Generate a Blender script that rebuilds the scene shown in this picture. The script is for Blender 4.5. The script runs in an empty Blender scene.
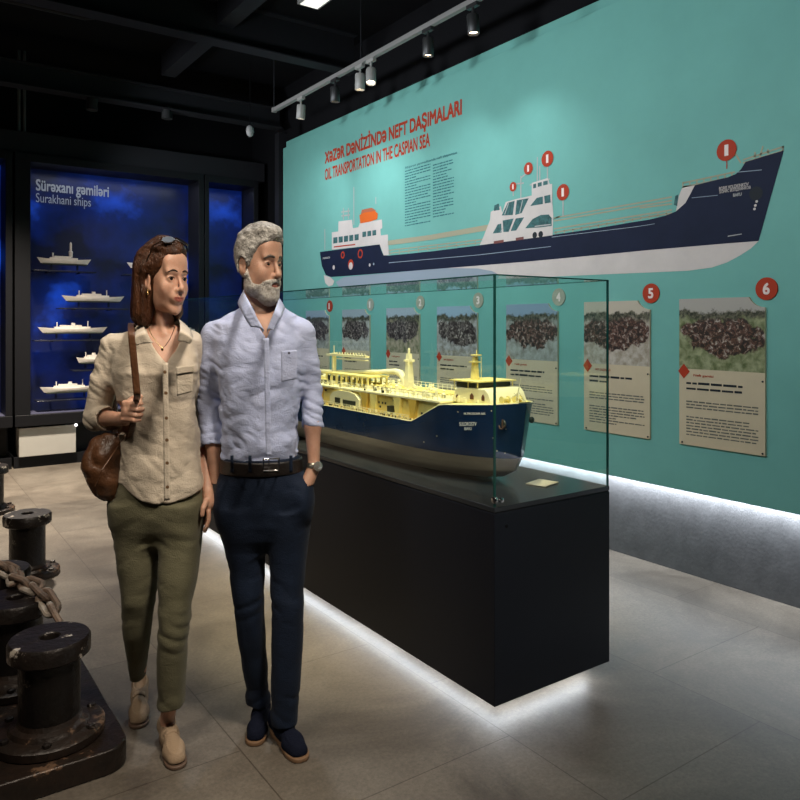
import bpy, bmesh, math, random
import numpy as np
from mathutils import Vector, Matrix
random.seed(7)
SC = bpy.context.scene
COL = SC.collection
# ------------------------------------------------------------ camera
H = 1.43; F = 737.0; HY = 324.0
SA, CA = math.sin(math.radians(35)), math.cos(math.radians(35))
cd = bpy.data.cameras.new('camera'); cam = bpy.data.objects.new('camera', cd); COL.objects.link(cam)
cam.location = (0, 0, H); cam.rotation_euler = (math.pi/2, 0, math.radians(-35))
cd.sensor_width = 36; cd.sensor_fit = 'HORIZONTAL'; cd.lens = F/800*36; cd.shift_y = (HY-400)/800; cd.clip_start = 0.05
SC.camera = cam
# ------------------------------------------------------------ world, lights, exposure
w = bpy.data.worlds.new('world'); SC.world = w; w.use_nodes = True
w.node_tree.nodes['Background'].inputs[0].default_value = (0.55, 0.6, 0.75, 1)
w.node_tree.nodes['Background'].inputs[1].default_value = 0.03
SC.view_settings.view_transform = 'Standard'; SC.view_settings.look = 'None'
SC.view_settings.gamma = 1; SC.view_settings.exposure = 0.14; SC.view_settings.use_curve_mapping = False
def lat(u, d): return (u*CA + d*SA, -u*SA + d*CA)       # camera-aligned floor axes -> world
def aim(o, to):
    o.rotation_euler = (Vector(to)-o.location).to_track_quat('-Z', 'Y').to_euler()
def spot(name, loc, to, power, col=(1, .93, .83), ang=60, blend=.8, r=.04):
    l = bpy.data.lights.new(name, 'SPOT'); l.energy = power; l.color = col; l.spot_size = math.radians(ang)
    l.spot_blend = blend; l.shadow_soft_size = r
    o = bpy.data.objects.new(name, l); COL.objects.link(o); o.location = loc; aim(o, to); return o
def area(name, loc, to, power, sx, sy, col=(1, 1, 1)):
    l = bpy.data.lights.new(name, 'AREA'); l.energy = power; l.color = col; l.shape = 'RECTANGLE'; l.size = sx; l.size_y = sy
    o = bpy.data.objects.new(name, l); COL.objects.link(o); o.location = loc; aim(o, to); return o
COOL = (.86, .93, 1.0); WARM = (1, .88, .72)
# mural: unseen fill lamps added to even out its light, beside those built on the visible track
for yy, pw in ((1.6, 95), (3.4, 120), (5.2, 130), (6.9, 120)):
    spot('mural_fill_light', (1.0, yy, 2.95), (3.69, yy+.1, 2.35), pw*.84, COOL, 118, .7, .12)
# visitors and floor: ceiling spots in front of and beside the camera
spot('visitor_light', (*lat(.75, .9), 3.8), (*lat(-.55, 2.5), 1.2), 420, WARM, 50, .8, .28)
spot('visitor_light', (*lat(-1.4, .6), 3.8), (*lat(-.6, 2.5), 1.1), 170, WARM, 50, .8, .28)
spot('visitor_light', (*lat(-.65, 3.6), 3.9), (*lat(-.6, 2.55), 1.3), 110, COOL, 50, .8, .08)
spot('floor_light', (1.0, 6.9, 3.6), (.7, 6.8, 0), 1500, WARM, 95, 1, .1)
spot('floor_light', (2.6, 1.2, 3.9), (2.7, 1.3, 0), 30, WARM, 95, 1, .1)
spot('floor_light', (.3, 2.4, 3.9), (.35, 2.9, 0), 25, WARM, 100, 1, .1)
# showcase
spot('model_light', (1.55, 2.0, 3.9), (2.05, 2.9, 1.0), 420, (1, .86, .55), 36, .7, .03)
spot('model_light', (1.9, 4.6, 3.9), (2.1, 3.7, 1.0), 420, (1, .86, .55), 40, .7, .03)
# light strips: under the mural and in the plinth's toe recess, facing down
def strip(loc, power, sx, sy, tilt=(0, 0, 0)):
    o = area('strip_light', loc, (loc[0], loc[1], 0), power, sx, sy, COOL); o.rotation_euler = tilt; return o
strip((3.735, 3.0, .486), 55, .04, 9.0)
strip((1.845, 3.68, .06), 8, .05, 3.3, (0, math.radians(22), 0))
strip((2.1, 2.02, .06), 1.3, .5, .05, (math.radians(-22), 0, 0))
spot('cabinet_fill_spot', (1.9, 6.7, 3.5), (2.0, 8.3, 1.6), 60, (1, .88, .8), 50, 1, .05)  # unseen fill added in front to brighten the small model ships
# ------------------------------------------------------------ helpers
def onX(px, py, X):
    k = (px-400)/F; d = X/(k*CA+SA); return Vector((X, d*(CA-k*SA), H-(py-HY)*d/F))
def onY(px, py, Y):
    k = (px-400)/F; d = Y/(CA-k*SA); return Vector((d*(k*CA+SA), Y, H-(py-HY)*d/F))
def mat(name, col, rough=.5, metal=0, emit=None, es=0, noise=0, nscale=8, bump=0, bscale=40, spec=.5, coat=0, stretch=None, col2=None):
    m = bpy.data.materials.new(name); m.use_nodes = True; nt = m.node_tree; b = nt.nodes['Principled BSDF']
    b.inputs['Base Color'].default_value = (*col, 1); b.inputs['Roughness'].default_value = rough
    b.inputs['Metallic'].default_value = metal; b.inputs['Specular IOR Level'].default_value = spec
    b.inputs['Coat Weight'].default_value = coat
    if emit: b.inputs['Emission Color'].default_value = (*emit, 1); b.inputs['Emission Strength'].default_value = es
    if noise or bump:
        tc = nt.nodes.new('ShaderNodeTexCoord'); mp = nt.nodes.new('ShaderNodeMapping')
        nt.links.new(tc.outputs['Object'], mp.inputs['Vector'])
        if stretch: mp.inputs['Scale'].default_value = stretch
    if noise:
        n = nt.nodes.new('ShaderNodeTexNoise'); n.inputs['Scale'].default_value = nscale; n.inputs['Detail'].default_value = 6
        n.inputs['Roughness'].default_value = .65
        nt.links.new(mp.outputs[0], n.inputs['Vector'])
        r = nt.nodes.new('ShaderNodeValToRGB'); r.color_ramp.elements[0].position = .3; r.color_ramp.elements[1].position = .7
        c2 = col2 if col2 else tuple(min(1, c*(1+noise)) for c in col)
        c1 = tuple(c*(1-noise) for c in col) if not col2 else col
        r.color_ramp.elements[0].color = (*c1, 1); r.color_ramp.elements[1].color = (*c2, 1)
        nt.links.new(n.outputs['Fac'], r.inputs[0]); nt.links.new(r.outputs[0], b.inputs['Base Color'])
    if bump:
        n2 = nt.nodes.new('ShaderNodeTexNoise'); n2.inputs['Scale'].default_value = bscale; n2.inputs['Detail'].default_value = 4
        nt.links.new(mp.outputs[0], n2.inputs['Vector'])
        bp = nt.nodes.new('ShaderNodeBump'); bp.inputs['Strength'].default_value = bump; bp.inputs['Distance'].default_value = .01
        nt.links.new(n2.outputs['Fac'], bp.inputs['Height']); nt.links.new(bp.outputs[0], b.inputs['Normal'])
    return m
def tag(o, label=None, cat=None, group=None, kind=None):
    if label: o['label'] = label
    if cat: o['category'] = cat
    if group: o['group'] = group
    if kind: o['kind'] = kind
    return o
def empty(name, loc, rz=0):
    o = bpy.data.objects.new(name, None); COL.objects.link(o); o.location = loc; o.rotation_euler = (0, 0, rz)
    o.empty_display_size = .1; return o
def rawmesh(name, verts, faces, mats, parent=None, smooth=False, mi=None):
    me = bpy.data.meshes.new(name); me.from_pydata([tuple(map(float, v)) for v in verts], [], [tuple(map(int, f)) for f in faces]); me.update()
    if not isinstance(mats, (list, tuple)): mats = [mats]
    for m in mats: me.materials.append(m)
    if smooth: me.polygons.foreach_set('use_smooth', [True]*len(me.polygons))
    if mi is not None: me.polygons.foreach_set('material_index', list(map(int, mi)))
    o = bpy.data.objects.new(name, me); COL.objects.link(o); o.parent = parent; return o
class MB:                                   # collects shapes of ONE part
    def __init__(s): s.v = []; s.f = []; s.sm = False
    def add(s, vs, fs):
        n = len(s.v); s.v += [tuple(v) for v in vs]; s.f += [tuple(i+n for i in f) for f in fs]; return s
    def box(s, x0, x1, y0, y1, z0, z1, rz=0, c=None):
        vs = [(x, y, z) for x in (x0, x1) for y in (y0, y1) for z in (z0, z1)]
        if rz:
            cx, cy = c or ((x0+x1)/2, (y0+y1)/2); a, b = math.cos(rz), math.sin(rz)
            vs = [(cx+(x-cx)*a-(y-cy)*b, cy+(x-cx)*b+(y-cy)*a, z) for x, y, z in vs]
        return s.add(vs, [(0, 1, 3, 2), (4, 6, 7, 5), (0, 4, 5, 1), (2, 3, 7, 6), (0, 2, 6, 4), (1, 5, 7, 3)])
    def tube(s, pts, r, n=10, cap=True, closed=False):
        pts = [Vector(p) for p in pts]; rs = r if isinstance(r, (list, tuple)) else [r]*len(pts)
        vs = []; m = len(pts); up = None
        for i, p in enumerate(pts):
            if closed: t = pts[(i+1) % m]-pts[i-1]
            else: t = pts[min(i+1, m-1)]-pts[max(i-1, 0)]
            t.normalize()
            if up is None: up = Vector((0, 0, 1)) if abs(t.z) < .9 else Vector((1, 0, 0))
            a = t.cross(up)
            if a.length < 1e-5: a = t.cross(Vector((.3, 1, .2)))
            a.normalize(); b = t.cross(a); up = -b if False else b.cross(t)*1.0 if False else up
            for k in range(n):
                q = 2*math.pi*k/n; vs.append(p+(a*math.cos(q)+b*math.sin(q))*rs[i])
        fs = []
        for i in range(m if closed else m-1):
            j = (i+1) % m
            for k in range(n): fs.append((i*n+k, i*n+(k+1) % n, j*n+(k+1) % n, j*n+k))
        if cap and not closed: fs += [tuple(range(n-1, -1, -1)), tuple(range((m-1)*n, m*n))]
        return s.add(vs, fs)
    def lathe(s, prof, c=(0, 0, 0), n=32, axis='z', a0=0, a1=2*math.pi):
        vs = []; m = len(prof)
        for r, z in prof:
            for k in range(n):
                q = 2*math.pi*k/n
                p = (r*math.cos(q), r*math.sin(q), z)
                if axis == 'x': p = (p[2], p[0], p[1])
                if axis == 'y': p = (p[0], p[2], p[1])
                vs.append((c[0]+p[0], c[1]+p[1], c[2]+p[2]))
        fs = [(i*n+k, i*n+(k+1) % n, (i+1)*n+(k+1) % n, (i+1)*n+k) for i in range(m-1) for k in range(n)]
        if prof[0][0] > 1e-6: fs.append(tuple(range(n-1, -1, -1)))
        if prof[-1][0] > 1e-6: fs.append(tuple(range((m-1)*n, m*n)))
        return s.add(vs, fs)
    def prism(s, poly, f0, f1):             # poly: 2-D points, f0/f1 map a point to 3-D front/back
        n = len(poly); vs = [f0(*p) for p in poly]+[f1(*p) for p in poly]
        return s.add(vs, [tuple(range(n)), tuple(range(2*n-1, n-1, -1))]+[(i, i+n, (i+1) % n+n, (i+1) % n) for i in range(n)])
    def sphere(s, c, r, n=16, sc=(1, 1, 1)):
        prof = [(max(1e-7, r*math.sin(math.pi*i/(n//2))), -r*math.cos(math.pi*i/(n//2))) for i in range(n//2+1)]
        vs = []; m = len(prof)
        for q, z in prof:
            for k in range(n): vs.append((c[0]+q*math.cos(2*math.pi*k/n)*sc[0], c[1]+q*math.sin(2*math.pi*k/n)*sc[1], c[2]+z*sc[2]))
        return s.add(vs, [(i*n+k, i*n+(k+1) % n, (i+1)*n+(k+1) % n, (i+1)*n+k) for i in range(m-1) for k in range(n)])
    def build(s, name, m, parent=None, smooth=False, bevel=0, fix=True):
        me = bpy.data.meshes.new(name); me.from_pydata(s.v, [], s.f); me.update()
        bm = bmesh.new(); bm.from_mesh(me)
        bmesh.ops.remove_doubles(bm, verts=bm.verts, dist=1e-6)
        if fix: bmesh.ops.recalc_face_normals(bm, faces=bm.faces)
        bm.to_mesh(me); bm.free()
        for q in (m if isinstance(m, (list, tuple)) else [m]): me.materials.append(q)
        o = bpy.data.objects.new(name, me); COL.objects.link(o); o.parent = parent
        if smooth:
            me.polygons.foreach_set('use_smooth', [True]*len(me.polygons)); me.set_sharp_from_angle(angle=math.radians(40))
        if bevel:
            b = o.modifiers.new('bevel', 'BEVEL'); b.width = bevel; b.segments = 3; b.limit_method = 'ANGLE'; b.angle_limit = math.radians(40)
            me.polygons.foreach_set('use_smooth', [True]*len(me.polygons)); me.set_sharp_from_angle(angle=math.radians(50))
        return o
def wloc(o):
    v = Vector((0, 0, 0))
    while o: v += o.location; o = o.parent
    return v
def rel(o, parent):                         # child built in world coordinates -> moved into its parent's frame
    o.data.transform(Matrix.Translation(-wloc(parent))); o.parent = parent; return o
def sub(o, parent, loc): o.parent = parent; o.location = loc; return o
_gl = {}
def _textmesh(body):
    cu = bpy.data.curves.new('glyph', 'FONT'); cu.body = body; cu.size = 1; cu.resolution_u = 4
    ob = bpy.data.objects.new('glyph', cu); COL.objects.link(ob)
    dg = bpy.context.evaluated_depsgraph_get(); me = bpy.data.meshes.new_from_object(ob.evaluated_get(dg))
    bpy.data.objects.remove(ob); bpy.data.curves.remove(cu)
    n = len(me.vertices); a = np.zeros(n*3); me.vertices.foreach_get('co', a); fs = [tuple(p.vertices) for p in me.polygons]
    bpy.data.meshes.remove(me); return a.reshape(-1, 3)[:, :2].copy(), fs
def glyph(c):
    if c in _gl: return _gl[c]
    if c == ' ': _gl[c] = (np.zeros((0, 2)), [], .26); return _gl[c]
    base = {'Ə': 'e', 'ə': 'e'}.get(c, c); a, fs = _textmesh(base); hh, _ = _textmesh('I'+base+'I'); h1, _ = _textmesh('II')
    adv = np.ptp(hh[:, 0])-np.ptp(h1[:, 0])
    if c in 'Əə' and c == base or c in 'Əə':
        lo, hi = a.min(0), a.max(0); a = lo+hi-a; k = 1.32 if c == 'Ə' else 1.0; a = a*[k*.95 if k > 1 else 1, k]; adv *= k*.95 if k > 1 else 1
        a[:, 1] -= a[:, 1].min()
    _gl[c] = (a, fs, adv); return _gl[c]
def text(name, s, o, xd, up, width, height, m, parent=None, bold=0, depth=.0008, align=0):
    V = []; Fc = []; x = 0
    for c in s:
        a, fs, adv = glyph(c)
        if len(a):
            for q_, (dx, dy) in enumerate([(0, 0)] if not bold else [(-bold, -bold), (bold, -bold), (bold, bold), (-bold, bold)]):
                n = len(V); V += [(p[0]+x+dx, p[1]+dy, q_*.0003) for p in a]; Fc += [tuple(i+n for i in f) for f in fs]
        x += adv
    a = np.array(V); lo, hi = a.min(0), a.max(0); kx = width/(hi[0]-lo[0]); ky = height/(hi[1]-lo[1])
    o = np.array(o); xd = np.array(xd, float); up = np.array(up, float); nz = np.cross(xd, up)
    w_ = o+((a[:, :1]-lo[0])*kx)*xd+((a[:, 1:2]-lo[1])*ky)*up+nz*(depth+a[:, 2:3])
    return rawmesh(name, w_, Fc, m, parent)
def dup(o, parent=None):
    c = o.copy(); COL.objects.link(c); c.parent = parent
    for ch in [x for x in CH.get(o.name, [])]: dup(ch, c)
    return c
CH = {}
def reg(root, *kids): CH.setdefault(root.name, []).extend(kids)
def glassmat(name, tint, refl=1.0):
    m = bpy.data.materials.new(name); m.use_nodes = True; nt = m.node_tree; nt.nodes.clear()
    out = nt.nodes.new('ShaderNodeOutputMaterial'); tr = nt.nodes.new('ShaderNodeBsdfTransparent'); gl = nt.nodes.new('ShaderNodeBsdfGlossy')
    tr.inputs[0].default_value = (*tint, 1); gl.inputs['Roughness'].default_value = 0.0; gl.inputs[0].default_value = (refl, refl, refl, 1)
    lw = nt.nodes.new('ShaderNodeLayerWeight'); lw.inputs['Blend'].default_value = .5
    pw = nt.nodes.new('ShaderNodeMath'); pw.operation = 'POWER'; nt.links.new(lw.outputs['Facing'], pw.inputs[0]); pw.inputs[1].default_value = 5
    fr = nt.nodes.new('ShaderNodeMath'); fr.operation = 'MULTIPLY_ADD'; nt.links.new(pw.outputs[0], fr.inputs[0]); fr.inputs[1].default_value = .8; fr.inputs[2].default_value = .055
    mx = nt.nodes.new('ShaderNodeMixShader'); nt.links.new(fr.outputs[0], mx.inputs[0]); nt.links.new(tr.outputs[0], mx.inputs[1])
    nt.links.new(gl.outputs[0], mx.inputs[2]); nt.links.new(mx.outputs[0], out.inputs[0]); return m
# ------------------------------------------------------------ room shell
M = {}
def floormat():
    m = bpy.data.materials.new('polished_concrete_tile'); m.use_nodes = True; nt = m.node_tree; b = nt.nodes['Principled BSDF']
    tc = nt.nodes.new('ShaderNodeTexCoord'); sp = nt.nodes.new('ShaderNodeSeparateXYZ'); cb = nt.nodes.new('ShaderNodeCombineXYZ')
    nt.links.new(tc.outputs['Object'], sp.inputs[0]); nt.links.new(sp.outputs[1], cb.inputs[0]); nt.links.new(sp.outputs[0], cb.inputs[1])
    mp = nt.nodes.new('ShaderNodeMapping'); mp.inputs['Location'].default_value = (-1.43, -.98, 0); nt.links.new(cb.outputs[0], mp.inputs[0])
    br = nt.nodes.new('ShaderNodeTexBrick'); br.inputs['Scale'].default_value = 1; br.inputs['Brick Width'].default_value = .9
    br.inputs['Row Height'].default_value = .8; br.inputs['Mortar Size'].default_value = .0022; br.inputs['Mortar Smooth'].default_value = .1
    br.inputs['Color1'].default_value = (.80, .80, .80, 1); br.inputs['Color2'].default_value = (1.10, 1.08, 1.06, 1); br.inputs['Mortar'].default_value = (.42, .38, .36, 1)
    nt.links.new(mp.outputs[0], br.inputs['Vector'])
    n1 = nt.nodes.new('ShaderNodeTexNoise'); n1.inputs['Scale'].default_value = 1.6; n1.inputs['Detail'].default_value = 8; n1.inputs['Roughness'].default_value = .7
    n1.inputs['Distortion'].default_value = .6; nt.links.new(tc.outputs['Object'], n1.inputs['Vector'])
    r = nt.nodes.new('ShaderNodeValToRGB'); r.color_ramp.elements[0].position = .35; r.color_ramp.elements[1].position = .68
    r.color_ramp.elements[0].color = (.095, .079, .064, 1); r.color_ramp.elements[1].color = (.225, .196, .162, 1); nt.links.new(n1.outputs['Fac'], r.inputs[0])
    n2 = nt.nodes.new('ShaderNodeTexNoise'); n2.inputs['Scale'].default_value = 70; n2.inputs['Detail'].default_value = 6; n2.inputs['Roughness'].default_value = .8
    nt.links.new(tc.outputs['Object'], n2.inputs['Vector'])
    r2 = nt.nodes.new('ShaderNodeValToRGB'); r2.color_ramp.elements[0].position = .35; r2.color_ramp.elements[1].position = .7
    r2.color_ramp.elements[0].color = (.72, .72, .72, 1); r2.color_ramp.elements[1].color = (1.25, 1.24, 1.22, 1); nt.links.new(n2.outputs['Fac'], r2.inputs[0])
    m1 = nt.nodes.new('ShaderNodeMix'); m1.data_type = 'RGBA'; m1.blend_type = 'MULTIPLY'; m1.inputs[0].default_value = 1
    nt.links.new(r.outputs[0], m1.inputs[6]); nt.links.new(r2.outputs[0], m1.inputs[7])
    m2 = nt.nodes.new('ShaderNodeMix'); m2.data_type = 'RGBA'; m2.blend_type = 'MULTIPLY'; m2.inputs[0].default_value = 1
    nt.links.new(m1.outputs[2], m2.inputs[6]); nt.links.new(br.outputs[0], m2.inputs[7]); nt.links.new(m2.outputs[2], b.inputs['Base Color'])
    rr = nt.nodes.new('ShaderNodeMapRange'); rr.inputs[3].default_value = .34; rr.inputs[4].default_value = .55
    nt.links.new(n1.outputs['Fac'], rr.inputs[0]); nt.links.new(rr.outputs[0], b.inputs['Roughness'])
    bp = nt.nodes.new('ShaderNodeBump'); bp.inputs['Strength'].default_value = .12; bp.inputs['Distance'].default_value = .004
    nt.links.new(n2.outputs['Fac'], bp.inputs['Height']); nt.links.new(bp.outputs[0], b.inputs['Normal'])
    return m
M['floor'] = floormat()
M['black'] = mat('black_paint', (.005, .005, .006), .8, bump=.1, bscale=30, spec=.1)
M['blackwall'] = mat('black_wall_paint', (.006, .006, .007), .8, bump=.1, bscale=12, spec=.1)
M['concrete'] = mat('grey_render', (.10, .10, .105), .85, noise=.2, nscale=9, bump=.1, bscale=60)
M['beam'] = mat('dark_steel', (.018, .018, .021), .6, bump=.1, bscale=10, spec=.15)
Z = 4.15; X0, X1, Y0, Y1 = -3.5, 3.77, -1.6, 8.6
MB().box(X0, X1, Y0, Y1, -.1, 0).build('floor', M['floor'])['kind'] = 'structure'
MB().box(X0-.1, X1+.1, Y0-.1, Y1+.1, Z, Z+.1).build('ceiling', M['black'])['kind'] = 'structure'
wr = MB().box(X1, X1+.1, Y0, Y1, 0, .62).box(X1, X1+.1, Y0, Y1, .62, Z).build('wall_right', [M['concrete'], M['blackwall']], fix=False)
for p in wr.data.polygons: p.material_index = 1 if p.center.z > .63 else 0
wr['kind'] = 'structure'
MB().box(X0-.1, X1+.1, Y1, Y1+.1, 0, Z).build('wall_back', M['blackwall'])['kind'] = 'structure'
MB().box(X0-.1, X0, Y0, Y1, 0, Z).build('wall_left', M['blackwall'])['kind'] = 'structure'
MB().box(X0-.1, X1+.1, Y0-.1, Y0, 0, Z).build('wall_front', M['blackwall'])['kind'] = 'structure'
# beams and pipes overhead
def beam(x0, x1, y0, y1, z0, z1):
    m_ = MB(); t = .012
    m_.box(x0, x1, y0, y1, z0, z0+t); m_.box(x0, x1, y0, y1, z1-t, z1)
    if x1-x0 > y1-y0: m_.box(x0, x1, (y0+y1)/2-t/2, (y0+y1)/2+t/2, z0+t, z1-t)
    else: m_.box((x0+x1)/2-t/2, (x0+x1)/2+t/2, y0, y1, z0+t, z1-t)
    o = m_.build('ceiling_beam', M['beam']); o['kind'] = 'structure'; return o
beam(X0, 3.65, 7.5, 7.66, 3.62, 3.84)
beam(X0, 3.65, 5.9, 6.06, 3.8, Z)
beam(X0, 3.65, 3.9, 4.02, 3.9, Z)
MB().box(2.3, 2.44, Y0, 7.5, 3.95, Z).build('ceiling_duct', M['beam'])['kind'] = 'structure'
MB().tube([(X0, 6.45, 3.95), (1.35, 6.45, 3.95), (1.6, 6.3, 3.98)], .022, 10).build('ceiling_pipe', M['beam'], smooth=True)['kind'] = 'structure'
p0 = onY(22, 120, 8.15)
pr = MB().tube([(p0.x-.025, 8.17, 2.95), (p0.x-.025, 8.17, Z)], .014, 8).tube([(p0.x+.025, 8.17, 2.95), (p0.x+.025, 8.17, Z)], .014, 8).build('ceiling_pipe', mat('grey_conduit', (.09, .09, .09), .4), smooth=True); pr['kind'] = 'structure'
# header above the back cases
MB().box(X0, 3.72, 8.13, 8.25, 3.12, 3.34).build('trim_1', M['beam'])['kind'] = 'structure'
# teal trim strip above the mural and return at its far end
M['teal'] = mat('teal_print', (.165, .425, .37), .6, noise=.05, nscale=3, spec=.2)
MB().box(3.72, X1, Y0, 7.55, 3.41, 3.485).build('trim_2', M['teal'])['kind'] = 'structure'
MB().box(3.66, X1, 7.62, 7.72, 0, 3.6).build('trim_3', M['beam'])['kind'] = 'structure'
# ------------------------------------------------------------ mural on the right wall
XM = 3.69
C_ = dict(navy=mat('print_navy', (.010, .015, .038), .6, noise=.15, nscale=5, spec=.15), white=mat('print_white', (.62, .56, .52), .6, noise=.06, nscale=6, spec=.15),
          red=mat('print_red', (.42, .045, .018), .6, spec=.15), lilac=mat('print_lilac', (.30, .36, .42), .6, spec=.15), dteal=mat('print_window', (.05, .13, .13), .6, noise=.5, nscale=30, spec=.15),
          tan=mat('print_tan', (.38, .36, .25), .6, spec=.15), ink=mat('print_ink', (.03, .13, .15), .6, spec=.15), orange=mat('print_orange', (.68, .13, .02), .6, spec=.15),
          ink2=mat('print_soft_ink', (.13, .13, .11), .6, spec=.15), num=mat('print_number', (.85, .72, .66), .6, spec=.15), dark=mat('print_dark', (.02, .025, .03), .6, spec=.15), grey=mat('print_grey', (.42, .42, .40), .6, spec=.15),
          pale=mat('print_pale_line', (.22, .40, .38), .6, spec=.15))
mural = empty('wall_mural', (XM, 4.0, 0)); tag(mural, 'huge teal wall mural with a printed tanker and red title, right wall', 'mural')
def keep(o): return rel(o, mural)
keep(MB().box(XM, XM+.04, Y0, 7.57, .491, 3.41).build('panel', M['teal'], bevel=.002))
_lay = [0]
def wp(px, py, e=0): p = onX(px, py, XM); return (XM-e, p.y, p.z)
def poly(name, pts, m, lay, par=None):
    e = .0006*lay
    vs = [wp(*p, e) for p in pts]; n = len(vs)
    me = bpy.data.meshes.new(name); me.from_pydata(vs, [], [tuple(range(n))]); me.update()
    bm = bmesh.new(); bm.from_mesh(me); bmesh.ops.triangulate(bm, faces=bm.faces)
    for f in bm.faces:
        if f.normal.x > 0: f.normal_flip()
    bm.to_mesh(me); bm.free(); me.materials.append(m)
    o = bpy.data.objects.new(name, me); COL.objects.link(o); return rel(o, par or mural)
def wline(name, segs, wd, m, lay):          # printed lines, wd in metres
    if name != 'printed_rail' and len(segs) > 1: return [wline(name, [q], wd, m, lay) for q in segs]
    mb = MB(); e = .0006*lay
    for (a, b) in segs:
        A, B = Vector(wp(*a, e)), Vector(wp(*b, e)); d = (B-A).normalized(); n = d.cross(Vector((1, 0, 0)))*wd/2
        mb.add([A-n, B-n, B+n, A+n], [(0, 1, 2, 3)])
    o = keep(mb.build(name, m, fix=False))
    if name == 'printed_rail': o['kind'] = 'stuff'
    return o
def wdisc(name, px, py, r, m, lay, par=None, n=28):
    p = wp(px, py, .0006*lay); mb = MB()
    mb.add([(p[0], p[1]-r*math.cos(2*math.pi*k/n), p[2]+r*math.sin(2*math.pi*k/n)) for k in range(n)], [tuple(range(n))])
    return rel(mb.build(name, m, fix=False), par or mural)
def wtext(name, s, a, b, h, m, lay=2, bold=.02, par=None):   # a,b: px of baseline left / right; h metres
    A, B = wp(*a), wp(*b); wd = A[1]-B[1]
    o = text(name, s, (XM-.0006*lay, A[1], (A[2]+B[2])/2), (0, -1, 0), (0, 0, 1), wd, h, m, None, bold, 0); return rel(o, par or mural)
wtext('title', 'XƏZƏR DƏNİZİNDƏ NEFT DAŞIMALARI', (325, 167.5), (462, 118.5), .195, C_['red'], 2, .032)
wtext('subtitle', 'OIL TRANSPORTATION IN THE CASPIAN SEA', (325, 179), (430, 148.5), .118, C_['red'], 2, .024)
hull = [(320, 252), (335, 250), (360, 247), (379.8, 244.4), (381.5, 250), (383.7, 255.2), (389, 255.6), (430, 251.5), (482, 245), (520, 239.5), (551.5, 235), (590, 229.5), (625, 223.5), (650, 219.5), (666, 215.5), (676, 211.5), (685.6, 203), (690, 195), (695, 185.3), (712, 181), (728, 177.3), (736, 174), (741, 169.5), (745.6, 162), (765, 156), (784, 150.6), (771, 197), (758.8, 241), (725, 243.6), (650, 250), (600, 254.8), (560, 258.6), (520, 262.2), (482, 265.3), (400, 271.8), (345, 276), (331, 277), (326, 275), (322, 266)]
poly('printed_hull', hull, C_['navy'], 3)
poly('printed_keel', [(440, 268.6), (482, 265.3), (560, 258.6), (650, 250), (725, 243.6), (758.8, 241), (751, 248.5), (740, 255.6), (727, 262.5), (712, 267.5), (687.5, 270.8), (650, 272.5), (600, 274.5), (545, 277), (515, 278.5), (470, 279.5), (450, 275)], C_['white'], 2)
poly('printed_shadow', [(344, 277), (400, 272), (445, 268), (478, 268.5), (492, 271), (500, 275), (497, 280), (430, 283.5), (372, 287), (340, 288.5), (336, 282)], C_['lilac'], 2.5)
poly('printed_rudder', [(324, 275), (331, 277.5), (334.5, 281), (333, 285), (329, 286.5), (325.5, 283)], C_['white'], 4)
poly('printed_hull_seam', [(389, 262.5), (480, 254.5), (551, 246.2), (551, 246.8), (480, 255.1), (389, 263.1)], C_['lilac'], 4)
poly('printed_hull_seam', [(552, 236.8), (640, 226), (655, 223.5), (655, 224), (640, 226.5), (552, 237.4)], C_['lilac'], 4)
poly('printed_hull_seam', [(692, 197.6), (718, 195), (718, 195.6), (692, 198.2)], C_['lilac'], 4)
poly('printed_hull_seam', [(736, 172), (762, 169.6), (762, 170.3), (736, 172.7)], C_['lilac'], 4)
poly('printed_hull_seam', [(728, 235.8), (742, 233.6), (742, 234.4), (728, 236.8)], C_['grey'], 4)
# stern house
sh = poly('printed_stern_house', [(332, 249.8), (332, 232.3), (338.4, 231.5), (338.7, 221.4), (352.2, 219.7), (353, 228.2), (358.5, 227.3), (360, 223), (382, 219.5), (382.5, 228), (380.5, 229.2), (381, 235.5), (388, 234.5), (389, 255), (384, 255.6), (379.8, 244.4)], C_['white'], 3)
for k in range(5): poly('printed_window', [(333.5+k*5.3, 237.6-k*.75), (337.7+k*5.3, 237-k*.75), (337.7+k*5.3, 243-k*.75), (333.5+k*5.3, 243.6-k*.75)], C_['dteal'], 4)
for k in range(3): poly('printed_window', [(362.6+k*5, 232-k*.75), (366.4+k*5, 231.4-k*.75), (366.4+k*5, 236.6-k*.75), (362.6+k*5, 237.2-k*.75)], C_['dteal'], 4)
poly('printed_lifeboat', [(359.8, 215), (365, 212.6), (375, 211), (378, 213.5), (377.5, 219), (371, 221.5), (360.5, 223.5)], C_['orange'], 5)
poly('printed_lifeboat_cover', [(361, 214.5), (362, 209.8), (372, 207.8), (376.5, 210.8)], mat('print_rust', (.45, .12, .05), .5), 4)
wline('printed_red_stripe', [((334, 247), (355.5, 244.4)), ], .012, C_['red'], 4)
wline('printed_mast', [((325, 250), (325, 229)), ((343.5, 220), (343.5, 208)), ((348.5, 219), (348.5, 208)), ((354, 225), (354, 187)), ((376, 204), (376, 197)), ((341.5, 212), (350, 211)), ((341.5, 216), (350, 215))], .014, C_['grey'], 3)
for (a, b, r, c) in ((343, 255, .036, 'red'), (360.5, 253.8, .045, 'red'), (351, 264.5, .05, 'red'), (351, 266, .036, 'white'), (334, 267.5, .022, 'white'), (370, 265, .015, 'white'), (374, 264, .012, 'lilac'), (343, 255, .02, 'navy'), (360.5, 253.8, .028, 'navy')):
    wdisc('printed_mark', a, b, r, C_[c], 5 if c in ('red', ) else 6)
wtext('printed_ship_name', 'MƏRƏZƏ', (323.2, 259.2), (330.3, 258.4), .02, C_['grey'], 4)
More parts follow.
